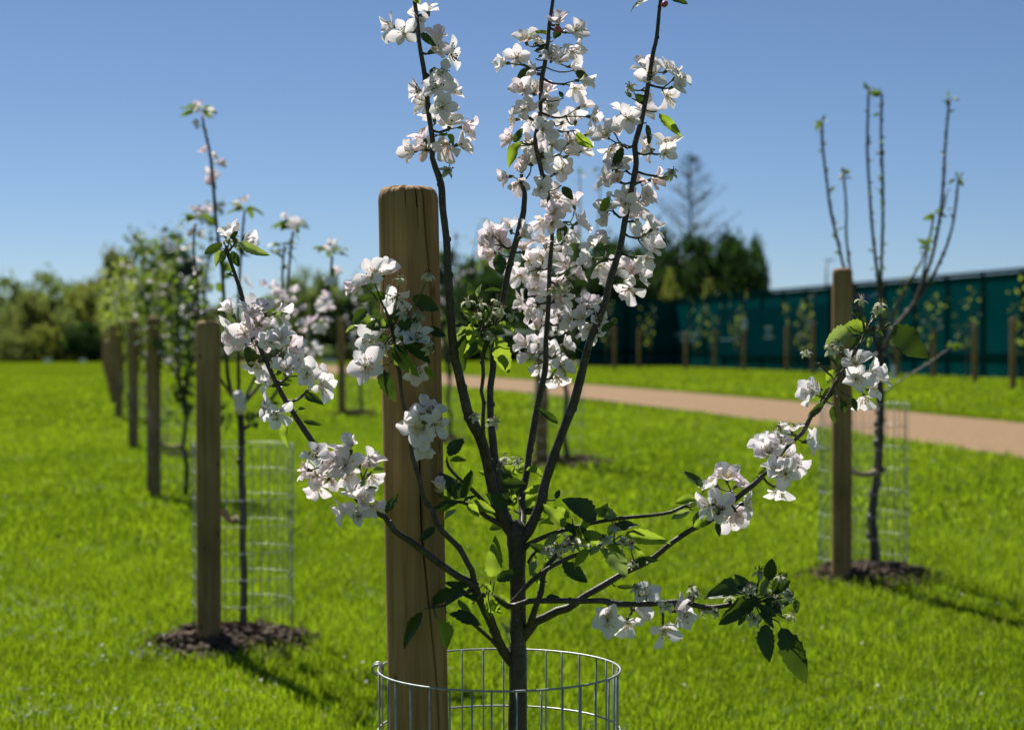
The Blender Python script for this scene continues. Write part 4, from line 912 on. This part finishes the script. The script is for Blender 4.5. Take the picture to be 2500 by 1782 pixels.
xy = STK['right'][1]
t3 = empty('apple_tree', (xy.x, xy.y, gz(xy.x, xy.y)), 'bare young tree with upright twigs just breaking bud on the right', 'tree')
L3 = [[(2137, 1370, 26), (2136, 1330, 24), (2131, 1290, 23), (2130, 1240, 22), (2140, 1180, 20), (2147, 1100, 20), (2150, 1000, 19), (2146, 900, 20), (2149, 850, 18)],
      [(2148, 880, 14), (2128, 810, 11), (2090, 735, 10), (2061, 655, 9), (2048, 601, 9), (2029, 519, 9), (2018, 438, 8), (2008, 353, 8), (2007, 298, 7)],
      [(2135, 835, 10), (2115, 790, 9), (2085, 710, 8), (2074, 645, 8), (2066, 575, 7), (2066, 501, 7), (2059, 423, 6)],
      [(2149, 870, 14), (2150, 800, 13), (2149, 741, 12), (2144, 686, 10), (2131, 575, 9), (2124, 482, 8), (2118, 372, 8), (2120, 239, 7), (2121, 220, 6)],
      [(2149, 760, 11), (2150, 700, 10), (2152, 649, 9), (2155, 556, 9), (2155, 446, 9), (2151, 335, 8), (2153, 231, 7)],
      [(2149, 885, 14), (2172, 820, 13), (2205, 775, 13), (2232, 741, 13), (2255, 682, 12), (2277, 623, 10), (2295, 527, 9), (2303, 446, 9), (2308, 353, 8), (2318, 242, 7)],
      [(2235, 737, 9), (2269, 689, 9), (2310, 604, 8), (2329, 531, 8), (2340, 438, 6)],
      [(2250, 690, 8), (2258, 645, 7), (2269, 586, 7), (2281, 523, 6)],
      [(2160, 810, 8), (2196, 734, 7), (2221, 686, 7), (2247, 645, 6), (2262, 600, 5)],
      [(2150, 965, 8), (2204, 925, 5), (2259, 892, 4), (2321, 848, 3)],
      [(2148, 900, 10), (2130, 870, 9), (2105, 830, 8), (2080, 800, 6)],
      [(2292, 540, 6), (2306, 500, 5), (2311, 470, 5)]]
L3 = [L3[0]] + [[(u, v, wd * .82) for u, v, wd in q] for q in L3[1:]]
bs = branchset(t3, 8.4, L3, spread=.12, bump=.22, knob=1.35); rl = Vector(t3.location)
for s_ in bs[1:]:
    for k in range(3, len(s_)):
        if random.random() < .62:
            sd_ = rv().normalized()
            put_leaf(t3, s_[k] + sd_ * .004, sd_ + Vector((0, 0, .6)), rv(), random.uniform(.018, .04), .8)
    if len(s_) > 8:
        for k in range(4): put_leaf(t3, s_[-1], rv() + Vector((0, 0, .2)), rv() + Vector((0, 0, .5)), random.uniform(.035, .06))
b = MB(); b.box((0, 0, 0), .024, .003, .062); b.tube([Vector((0, 0, .03)), Vector((-.02, 0, .07)), Vector((-.05, 0, .085))], [.0012] * 3, 4)
o = link('plant_tag', b.mesh('plant_tag', M['white'], False)); o.location = P(2180, 908, 8.3); tag(o, 'small white tag hanging from the bare tree', 'tag')
b = MB(); b.box((0, 0, 0), .05, .004, .036); b.tube([Vector((.02, 0, .0)), Vector((.06, 0, .02)), Vector((.085, .05, .02))], [.002] * 3, 4)
o = link('plant_tag', b.mesh('plant_tag', M['blue'], False)); o.location = P(2108, 728, 8.3); tag(o, 'small blue tag near the top of the right stake', 'tag')

# ------------------------------------------------------------------ leafy orchard trees further off
def orchard_tree(x, y, h, nb, leaf_n, leaf_L, mat, label, group, trunk_h=.75, spread=.38, blossom=0, seed=0, r0=.016, thin=1.0):
    rnd = random.Random(seed); z = gz(x, y); root = empty('apple_tree', (x, y, z), label, 'tree', group)
    b = MB(); pts = [Vector((.015 * math.sin(k * 2 + seed), .015 * math.cos(k * 1.3 + seed), -.05 + (trunk_h + .05) * k / 6)) for k in range(7)]
    b.tube(pts, [r0 * (1.15 - .05 * k) for k in range(7)], 7, bump=.15); link('trunk', b.mesh('trunk', M['bark']), root)
    lv = MB(); fm = MB()
    for i in range(nb):
        a = 2 * math.pi * i / nb + rnd.uniform(-.4, .4); rr = spread * rnd.uniform(.35, 1); hh = h * rnd.uniform(.72, 1.0) if i else h
        z0 = trunk_h * rnd.uniform(.72, 1.0); p0 = Vector((pts[-1].x, pts[-1].y, z0)); p1 = Vector((rr * .55 * math.cos(a), rr * .55 * math.sin(a), z0 + (hh - z0) * .35)); p2 = Vector((rr * math.cos(a), rr * math.sin(a), hh))
        sp_, sr = catmull([p0, p1, (p1 + p2) * .5 + Vector((rnd.uniform(-.04, .04), 0, 0)), p2], [r0 * .62, r0 * .45, r0 * .34, r0 * .2], .06)
        bb = MB(); bb.tube(sp_, sr, 6, bump=.1); link('branch', bb.mesh('branch', M['bark']), root)
        for k in range(leaf_n // nb):
            q = sp_[min(len(sp_) - 1, int(len(sp_) * rnd.random() ** .8))] + Vector((rnd.gauss(0, .045), rnd.gauss(0, .045), rnd.gauss(0, .03)))
            ax = Vector((rnd.uniform(-1, 1), rnd.uniform(-1, 1), rnd.uniform(-.4, .7))).normalized(); n_ = Vector((rnd.uniform(-1, 1), rnd.uniform(-1, 1), rnd.uniform(.2, 1))); B = basis(ax, n_); L = leaf_L * rnd.uniform(.6, 1.2); W = L * .28
            lv.add([q, q + B @ Vector((L * .35, W, .1 * L)), q + B @ Vector((L * .45, 0, 0)), q + B @ Vector((L * .35, -W, .1 * L)), q + B @ Vector((L * .75, W * .8, 0)), q + B @ Vector((L * .75, -W * .8, 0)), q + B @ Vector((L, 0, -.12 * L))], [(0, 2, 1), (0, 3, 2), (1, 2, 6, 4), (3, 5, 6, 2)])
        for k in range(blossom // nb):
            q = sp_[min(len(sp_) - 1, int(len(sp_) * rnd.uniform(.2, 1)))] + Vector((rnd.gauss(0, .03), rnd.gauss(0, .03), rnd.gauss(0, .02)))
            n_ = Vector((rnd.uniform(-1, 1), rnd.uniform(-1, .2), rnd.uniform(0, 1))).normalized(); Rm = n_.to_track_quat('Z', 'Y').to_matrix() * .032
            for j in range(5):
                a2 = j * 1.2566; e = Vector((math.cos(a2), math.sin(a2), .3)); f_ = Vector((-math.sin(a2), math.cos(a2), .0)) * .42
                fm.add([q, q + Rm @ (e * .6 + f_), q + Rm @ e, q + Rm @ (e * .6 - f_)], [(0, 1, 2, 3)])
    if lv.v: tag(link('foliage', lv.mesh('foliage', mat), root), kind='stuff')
    if fm.v: tag(link('blossom', fm.mesh('blossom', M['petal_pink']), root), kind='stuff')
    return root
GR = 'leafy orchard trees in the row on the left'
spec = [('third', 2.05, 'leafy green apple tree right behind the second tree on the left', 420, .075), ('fourth', 2.2, 'leafy apple tree behind the third stake of the left row', 480, .075), ('fifth', 2.3, 'leafy apple tree behind the fourth stake of the left row', 560, .08)]
for k, (key, h, lab, nl_, ll) in enumerate(spec):
    s, t, g = STK[key]
    orchard_tree(t.x, t.y, h, 7, nl_, ll, M['leaf_far'] if k < 2 else M['leaf_young'], lab, GR, seed=11 + k, spread=.30 + .06 * k, blossom=42 if k else 28)
    o = lathe_stake(key, s.x, s.y, gz(s.x, s.y) + 1.26, .05, seed=k * 5, n=16)
    tag(o, ('third timber stake of the left row, behind the second', 'fourth timber stake of the left row', 'fifth timber stake of the left row, among leaves')[k], 'stake', 'timber tree stakes')
    o = guard(key, g.x, g.y, .195, gz(g.x, g.y), gz(g.x, g.y) + .6, nw=22, parts=False, wr=.0015)
    tag(o, ('wire guard of the third tree in the left row', 'wire guard of the fourth tree in the left row', 'wire guard of the fifth tree in the left row')[k], 'tree guard', 'wire tree guards')
for k in range(9):      # the rest of the left row, shrinking towards the hedge
    y = 29.5 + 5.4 * k; x = -4.55 - .2246 * (y - 24.2) - .62
    o = lathe_stake('row', x, y, gz(x, y) + 1.26, .05, seed=k, n=10); tag(o, ORD[k] + ' of the small distant stakes at the far end of the left row', 'stake', 'distant stakes of the left row')
    orchard_tree(x + .25, y, random.uniform(2.1, 2.5), 6, 330, .10, M['leaf_young'], ORD[k] + ' of the distant leafy trees at the far end of the left row', 'distant trees of the left row', seed=40 + k, spread=.5, blossom=18)

for key, lab, h, nl_, bl in (('mid', 'slim apple tree in a wire guard, behind the right of the foreground trunk', 2.2, 90, 40), ('hidden', 'slim apple tree just right of the thick foreground stake', 2.1, 50, 24), ('farmid', 'small apple tree in mid distance between the second stake and the thick stake', 1.9, 60, 60)):
    s, t, g = STK[key]; orchard_tree(t.x, t.y, h, 6, nl_, .06, M['leaf_far'], lab, None, seed=int(t.y), spread=.34, blossom=bl, trunk_h=.8, r0=.018)
    o = lathe_stake(key, s.x, s.y, gz(s.x, s.y) + 1.26, .048, seed=t.y, n=16)
    tag(o, {'mid': 'dark timber stake seen between the limbs of the foreground tree', 'hidden': 'timber stake hidden behind the thick foreground stake', 'farmid': 'small dark timber stake in mid distance, left of the thick stake'}[key], 'stake', 'timber tree stakes')
    o = guard(key, g.x, g.y, .195, gz(g.x, g.y), gz(g.x, g.y) + .6, nw=24, parts=False, wr=.0013)
    tag(o, {'mid': 'wire guard round the slim tree behind the foreground trunk', 'hidden': 'wire guard just right of the thick foreground stake', 'farmid': 'wire guard of the small tree in mid distance'}[key], 'tree guard', 'wire tree guards')
s, t, g = STK['farmid']; tie(s.x + .04, t.x, 24.0, gz(s.x, 24) + .55, gz(s.x, 24) + .53, 'tie on the small tree in mid distance left of the thick stake')

# saplings along the hoarding
far_sap = [(1674, 57, 1700), (1745, 60, 1735), (1816, 55, 1800), (1921, 51, 1940), (1985, 47, 1965), (2192, 43.5, 2180), (2280, 42.5, 2268), (2473, 31.5, 2500), (1560, 60, 1585), (1500, 57, 1480), (2380, 37, 2360)]
rk = ranks([q[0] for q in far_sap])
for k, (us, y, ut) in enumerate(far_sap):
    x, _ = row_xy(us, y); o = lathe_stake('sap', x, y, gz(x, y) + random.uniform(1.1, 1.35), .055, seed=k, n=10)
    tag(o, ORD[rk[k]] + ' short stake from the left along the teal hoarding', 'stake', 'stakes along the hoarding')
    x, _ = row_xy(ut, y)
    orchard_tree(x, y, random.uniform(1.9, 2.5), 5, 48, .10, M['leaf_young'], ORD[rk[k]] + ' thin yellow green sapling from the left along the teal hoarding', 'saplings along the hoarding', seed=70 + k, spread=.42)

# ------------------------------------------------------------------ teal hoarding
def hoard(A, B, n, label, h=2.4):
    A = Vector(A); B = Vector(B); d = (B - A); L = d.length; d.normalize(); nrm = Vector((-d.y, d.x))
    if nrm.x > 0 and abs(nrm.x) > .5: nrm = -nrm
    if abs(nrm.x) < .5 and nrm.y > 0: nrm = -nrm
    root = empty('site_hoarding', (A.x, A.y, gz(A.x, A.y)), label, 'hoarding'); ang = math.atan2(d.y, d.x); Rz = Matrix.Rotation(ang, 4, 'Z'); s = L / n
    pm = MB(); pm.box((0, 0, 0), s - .012, .03, h - .02); pm = pm.mesh('panel', M['hoarding'], False)
    qm = MB(); qm.box((0, 0, 0), .11, .05, h + .02); qm = qm.mesh('post', M['hoarding_trim'], False)
    cm = MB(); cm.box((0, 0, 0), s - .004, .12, .07); cm = cm.mesh('top_rail', M['hoarding_trim'], False)
    rm = MB(); rm.box((0, 0, 0), s - .12, .045, .10); rm = rm.mesh('kick_rail', M['hoarding_trim'], False)
    n3 = Vector((nrm.x, nrm.y, 0))
    for i in range(n):
        c = A + d * s * (i + .5); z = gz(c.x, c.y) - root.location.z; base = Vector((c.x - A.x, c.y - A.y, z))
        link('panel', pm, root, Matrix.Translation(base + Vector((0, 0, h / 2))) @ Rz)
        link('top_rail', cm, root, Matrix.Translation(base + Vector((0, 0, h + .045))) @ Rz)
        link('kick_rail', rm, root, Matrix.Translation(base + n3 * .025 + Vector((0, 0, .52))) @ Rz)
        c = A + d * s * i; link('post', qm, root, Matrix.Translation(Vector((c.x - A.x, c.y - A.y, gz(c.x, c.y) - root.location.z + h / 2)) + n3 * .022) @ Rz)
    return root, d, n3
def hx(y): return 19.6 - .2 * y
r1, d1, n1 = hoard((hx(68), 68), (hx(22), 22), 24, 'long teal hoarding along the right behind the path')
r2, d2, n2 = hoard((hx(68) - 3.6, 68.05), (hx(68) - .02, 68.05), 2, 'short dark return of the hoarding facing the camera')
# banner and its pale print, on the hoarding
def on_hoard(u, v):
    a = (u - 1250) / FPX; y = 19.6 / (a + .2); return Vector((hx(y), y, P(u, v, y).z))
bn = empty('banner', on_hoard(1750, 860), 'dark blue banner with pale print on the teal hoarding', 'banner')
ang = math.atan2(d1.y, d1.x)
def plate(u0, v0, u1, v1, off, mat, name, parent):
    a, c = on_hoard(u0, v1), on_hoard(u1, v0); mid = (a + c) / 2; L = math.hypot(a.x - c.x, a.y - c.y)
    m = MB(); m.box((0, 0, 0), L, .012, abs(c.z - a.z)); o = link(name, m.mesh(name, mat, False), parent, Matrix.Translation(mid + n1 * off - Vector(parent.location)) @ Matrix.Rotation(ang, 4, 'Z')); return o
plate(1755, 742, 2030, 866, .075, M['banner'], 'banner_sheet', bn)
for q in ((1816, 778, 1830, 808), (1874, 796, 1892, 804), (1876, 810, 1890, 816), (1872, 821, 1896, 827), (1978, 786, 2000, 794), (1980, 800, 1998, 806), (1764, 826, 1806, 832)):
    plate(*q, .088, M['white_print'], 'print_mark', bn)
lg = empty('sign_board', on_hoard(1650, 860), 'faded pale lettering board at the far end of the teal hoarding', 'sign')
plate(1650, 806, 1718, 838, .07, M['hoarding'], 'board', lg)
for q in ((1652, 812, 1670, 822), (1674, 810, 1688, 822), (1691, 812, 1712, 821), (1662, 827, 1684, 834), (1688, 827, 1704, 834)): plate(*q, .083, M['white_print'], 'print_mark', lg)

# ------------------------------------------------------------------ distant trees and hedges
def crown_mesh(seed, mat, n_clump, per, shape, leaf=.10, sparse=1.0):
    rnd = random.Random(seed); nr = np.random.RandomState(seed); C = []
    for i in range(n_clump):
        while True:
            x, y, z = rnd.uniform(-1, 1), rnd.uniform(-1, 1), rnd.uniform(0, 1)
            rr = math.hypot(x, y); lim = shape(z) * (1 + .22 * mnoise.noise(Vector((x * 2 + seed, y * 2, z * 3))))
            if rr < lim and rr > lim * .25: break
        C.append((x, y, z))
    C = np.array(C); cen = np.repeat(C, per, 0); n = len(cen)
    pos = cen + nr.randn(n, 3) * np.array([.085, .085, .05]) * sparse
    a = nr.randn(n, 3); a /= np.linalg.norm(a, axis=1, keepdims=True); c = nr.randn(n, 3); c -= a * (a * c).sum(1, keepdims=True); c /= np.linalg.norm(c, axis=1, keepdims=True)
    s = leaf * (.5 + nr.rand(n, 1)); V = np.stack([pos - a * s * .5, pos + c * s * .3, pos + a * s * .5, pos - c * s * .3], 1).reshape(-1, 3)
    me = bpy.data.meshes.new('crown'); me.vertices.add(n * 4); me.vertices.foreach_set('co', V.ravel()); me.loops.add(n * 4); me.loops.foreach_set('vertex_index', np.arange(n * 4, dtype=np.int32))
    me.polygons.add(n); me.polygons.foreach_set('loop_start', np.arange(n, dtype=np.int32) * 4); me.materials.append(mat); me.update(calc_edges=True); me.validate(); return me
rnd_shape = lambda z: .95 * math.sin(math.pi * min(.98, z * .82 + .14)) ** .55
cone_shape = lambda z: .9 * (1 - z) ** .75 + .05
CRN = {}
def crown(kind, mi, var):
    k = (kind, mi, var)
    if k not in CRN: CRN[k] = crown_mesh(var * 13 + mi * 5 + 1, TREE_LEAF[mi], 95, 60, rnd_shape if kind == 'r' else cone_shape, .085)
    return CRN[k]
def tree_trunk(h, r):
    b = MB(); b.tube([Vector((.02 * h * math.sin(k * 1.4), 0, h * k / 6 - .1)) for k in range(7)], [r * (1 - .12 * k) for k in range(7)], 7)
    for a in range(5): b.tube([Vector((0, 0, h * (.35 + .1 * a))), Vector((math.cos(a * 2.4) * h * .22, math.sin(a * 2.4) * h * .22, h * (.6 + .1 * a)))], [r * .4, r * .12], 5)
    return b.mesh('trunk', M['bark'])
TRK = tree_trunk(1, .035)
def far_tree(u, Y, vtop, wpx, mi, label, group=None, kind='r', z_low=.08, name='tree'):
    x = (u - 1250) / FPX * Y; z = gz(x, Y); top = P(u, vtop, Y).z; h = (top - z) * 1.10; wd = wpx / FPX * Y / 2 * 1.12
    root = empty(name, (x, Y, z), label, 'tree' if name == 'tree' else 'shrub', group)
    link('trunk', TRK, root, Matrix.Diagonal((h * .9, h * .9, h * .9, 1)))
    link('crown', crown(kind, mi, random.randrange(3)), root, Matrix.Translation((0, 0, h * z_low)) @ Matrix.Rotation(random.uniform(0, 6.28), 4, 'Z') @ Matrix.Diagonal((wd, wd, h * (1 - z_low), 1)))
    return root
GA, GB, GC, GD = 'trees along the left skyline', 'trees behind the centre', 'dark trees behind the hoarding', 'low shrubs at the lawn edge'
QQ = ((-60, 100, 715, 200, 1), (25, 104, 700, 190, 1), (120, 106, 688, 200, 1), (75, 96, 735, 120, 2), (195, 108, 716, 150, 2), (-130, 104, 700, 220, 1), (250, 104, 740, 120, 2), (160, 97, 770, 110, 1))
for (u, Y, vt, wp, mi), rr_ in zip(QQ, ranks([q[0] for q in QQ])):
    far_tree(u, Y, vt, wp, mi, ORD[rr_] + ' tree from the left in the low wood on the far left', GA)
for k_, u_ in enumerate((-1500, -1180, -900, -690, -520, -380, -250, 2750, 3000, 3300)):
    far_tree(u_, 102 + 7 * (k_ % 3), 690 + 14 * (k_ % 4), 240, 1 + k_ % 2, ORD[k_] + ' tree of the wood beyond the sides of the lawn', 'trees beyond the sides of the lawn')
far_tree(320, 98, 628, 190, 2, 'tall olive tree rising behind the left row of stakes')
far_tree(275, 101, 668, 120, 3, 'yellow green tree left of the tall olive tree', kind='c')
far_tree(425, 112, 628, 150, 4, 'blue green tree right of the tall olive tree')
far_tree(215, 100, 705, 110, 3, 'pale yellow tree at the right end of the far left wood')
QQ = ((585, 108, 770, 130, 1), (520, 110, 760, 120, 2), (665, 108, 745, 150, 1), (760, 104, 690, 170, 1), (850, 106, 700, 170, 0), (930, 108, 690, 160, 1), (700, 112, 730, 120, 2))
for (u, Y, vt, wp, mi), rr_ in zip(QQ, ranks([q[0] for q in QQ])):
    far_tree(u, Y, vt, wp, mi, ORD[rr_] + ' tree from the left in the wood between second and thick stakes', GB)
QQ = ((1040, 106, 640, 190, 1), (1130, 104, 632, 190, 0), (1225, 108, 622, 210, 1), (1320, 104, 645, 170, 0), (1390, 108, 612, 190, 1), (1180, 98, 700, 170, 0), (1080, 99, 720, 150, 0))
for (u, Y, vt, wp, mi), rr_ in zip(QQ, ranks([q[0] for q in QQ])):
    far_tree(u, Y, vt, wp, mi, ORD[rr_] + ' dark tree from the left in the wood behind the blossoming limbs', 'dark trees behind the limbs')
QQ = ((1480, 100, 610, 210, 0), (1570, 102, 598, 220, 0), (1660, 100, 600, 210, 0), (1755, 102, 608, 180, 0), (1825, 104, 622, 120, 0), (1715, 98, 640, 190, 0), (1600, 98, 660, 180, 0), (1790, 99, 625, 170, 0), (1510, 97, 650, 190, 0), (1430, 99, 640, 190, 0))
for (u, Y, vt, wp, mi), rr_ in zip(QQ, ranks([q[0] for q in QQ])):
    far_tree(u, Y, vt, wp, mi, ORD[rr_] + ' dark evergreen from the left behind the far end of the hoarding', GC, z_low=.02)
far_tree(1635, 84, 692, 95, 3, 'yellow green bush at the left end of the teal hoarding', kind='c', name='shrub')
far_tree(1730, 84, 690, 70, 2, 'olive bush peeping over the teal hoarding', kind='c', name='shrub')
QQ = ((-40, 89, 868, 130, 0), (60, 90, 858, 140, 1), (30, 88, 820, 90, 2), (105, 89, 800, 85, 3), (150, 90, 835, 110, 3), (205, 89, 800, 110, 0), (250, 90, 840, 90, 0), (330, 92, 850, 120, 0), (420, 92, 848, 120, 1), (510, 92, 852, 120, 0), (600, 92, 850, 130, 1), (690, 92, 848, 130, 0), (780, 92, 850, 130, 1), (870, 92, 838, 130, 0), (960, 92, 830, 130, 0), (1040, 92, 820, 130, 0), (1120, 90, 800, 120, 1), (1200, 90, 805, 120, 0), (1290, 90, 790, 140, 0), (1380, 90, 780, 130, 0), (1440, 88, 790, 120, 0))
for (u, Y, vt, wp, mi), rr_ in zip(QQ, ranks([q[0] for q in QQ])):
    far_tree(u, Y, vt, wp, mi, ORD[rr_] + ' low shrub from the left along the far edge of the lawn', GD, z_low=-.05, name='shrub')
# sparse tall tree on the skyline
Yt = 106; x = (1685 - 1250) / FPX * Yt; z = gz(x, Yt); H = P(1685, 372, Yt).z - z
sp_t = empty('tree', (x, Yt, z), 'tall sparse tree with thin bare branches above the dark trees', 'tree')
b = MB(); b.tube([Vector((.05 * math.sin(k), 0, H * k / 12)) for k in range(13)], [.14 * (1 - k / 13) + .012 for k in range(13)], 6); link('trunk', b.mesh('trunk', M['bark']), sp_t)
b = MB(); lv = MB()
for k in range(95):
    zz = H * random.uniform(.30, .97) ** .9; L = (H - zz) * random.uniform(.25, .55) + .2; a = random.uniform(0, 6.28)
    tip = Vector((math.cos(a) * L, math.sin(a) * L, zz + L * random.uniform(.35, .9))); b.tube([Vector((0, 0, zz)), tip * .5 + Vector((0, 0, zz * .5 - .05)), tip], [.03, .022, .010], 4)
    for j in range(16):
        t_ = random.uniform(.35, 1.05); q = Vector((0, 0, zz)) * (1 - t_) + tip * t_ + rv(.16); e = rv().normalized() * random.uniform(.04, .10); f_ = e.cross(rv()).normalized() * .04
        lv.add([q - e, q + f_, q + e, q - f_], [(0, 1, 2, 3)])
link('branches', b.mesh('branches', M['bark']), sp_t); tag(link('foliage', lv.mesh('foliage', TREE_LEAF[4]), sp_t), kind='stuff')
sp2 = empty('tree', ((1412 - 1250) / FPX * 112, 112, .42), 'thin bare treetop showing behind the central blossoms', 'tree')
b = MB(); H2 = P(1412, 545, 112).z - .42; b.tube([Vector((0, 0, H2 * k / 8)) for k in range(9)], [.10 * (1 - k / 9) + .012 for k in range(9)], 5); link('trunk', b.mesh('trunk', M['bark']), sp2)
b = MB()
for k in range(34):
    zz = H2 * random.uniform(.5, .95); a = random.uniform(0, 6.28); L = (H2 - zz) * .35 + .2; b.tube([Vector((0, 0, zz)), Vector((math.cos(a) * L, math.sin(a) * L, zz + L * .8))], [.02, .008], 4)
link('branches', b.mesh('branches', M['bark']), sp2)

# lamp column behind the hoarding
x = (2017 - 1250) / FPX * 90; zt = P(2017, 637, 90).z; z = gz(x, 90)
lp = empty('street_lamp', (x, 90, z), 'slender grey lamp column rising behind the hoarding', 'street lamp')
b = MB(); b.tube([Vector((0, 0, -.1)), Vector((0, 0, (zt - z) * .5)), Vector((0, 0, zt - z))], [.09, .07, .055], 10); link('column', b.mesh('column', M['grey']), lp)
b = MB(); b.box((.16, 0, zt - z + .03), .42, .16, .07); b.tube([Vector((0, 0, zt - z - .02)), Vector((.05, 0, zt - z + .03))], [.05, .05], 8); link('lamp_head', b.mesh('lamp_head', M['grey']), lp)

# white goal frame behind the limbs
x0, _ = row_xy(1222, 74); x1, _ = row_xy(1300, 74); z = gz(x0, 74); zt = P(1250, 812, 74).z
gl = empty('goal_frame', ((x0 + x1) / 2, 74, z), 'white metal goal frame seen through the limbs of the foreground tree', 'goal'); hw = (x1 - x0) / 2
for sx in (-hw, hw):
    b = MB(); b.tube([Vector((sx, 0, -.05)), Vector((sx, 0, zt - z))], [.05, .05], 8); link('goal_post', b.mesh('goal_post', M['white']), gl)
    b = MB(); b.tube([Vector((sx, 0, zt - z)), Vector((sx, .5, zt - z - .02)), Vector((sx, .9, 0))], [.03] * 3, 6); link('back_stay', b.mesh('back_stay', M['white']), gl)
b = MB(); b.tube([Vector((-hw - .05, 0, zt - z)), Vector((hw + .05, 0, zt - z))], [.05, .05], 8); link('crossbar', b.mesh('crossbar', M['white']), gl)
# pale troughs at the far edge of the lawn
def trough(u, Y, vtop, wpx, label):
    x, _ = row_xy(u, Y); z = gz(x, Y); h = P(u, vtop, Y).z - z; wd = wpx / FPX * Y
    r_ = empty('planter_trough', (x, Y, z), label, 'planter'); b = MB(); t_ = .05
    b.box((0, -.22, h / 2), wd, t_, h); b.box((0, .22, h / 2), wd, t_, h); b.box((-wd / 2 + t_ / 2, 0, h / 2), t_, .388, h); b.box((wd / 2 - t_ / 2, 0, h / 2), t_, .388, h)
    link('trough', b.mesh('trough', M['white'], False), r_); s_ = MB(); s_.box((0, 0, h * .45), wd - .11, .38, h * .8); link('soil', s_.mesh('soil', M['soil'], False), r_)
trough(117, 86, 874, 13, 'small white planter at the foot of the far left wood')
trough(203, 86.5, 876, 12, 'low white planter left of the left row of stakes')
trough(803, 84, 876, 30, 'pale planter in the distance beside the small mid distance stake')
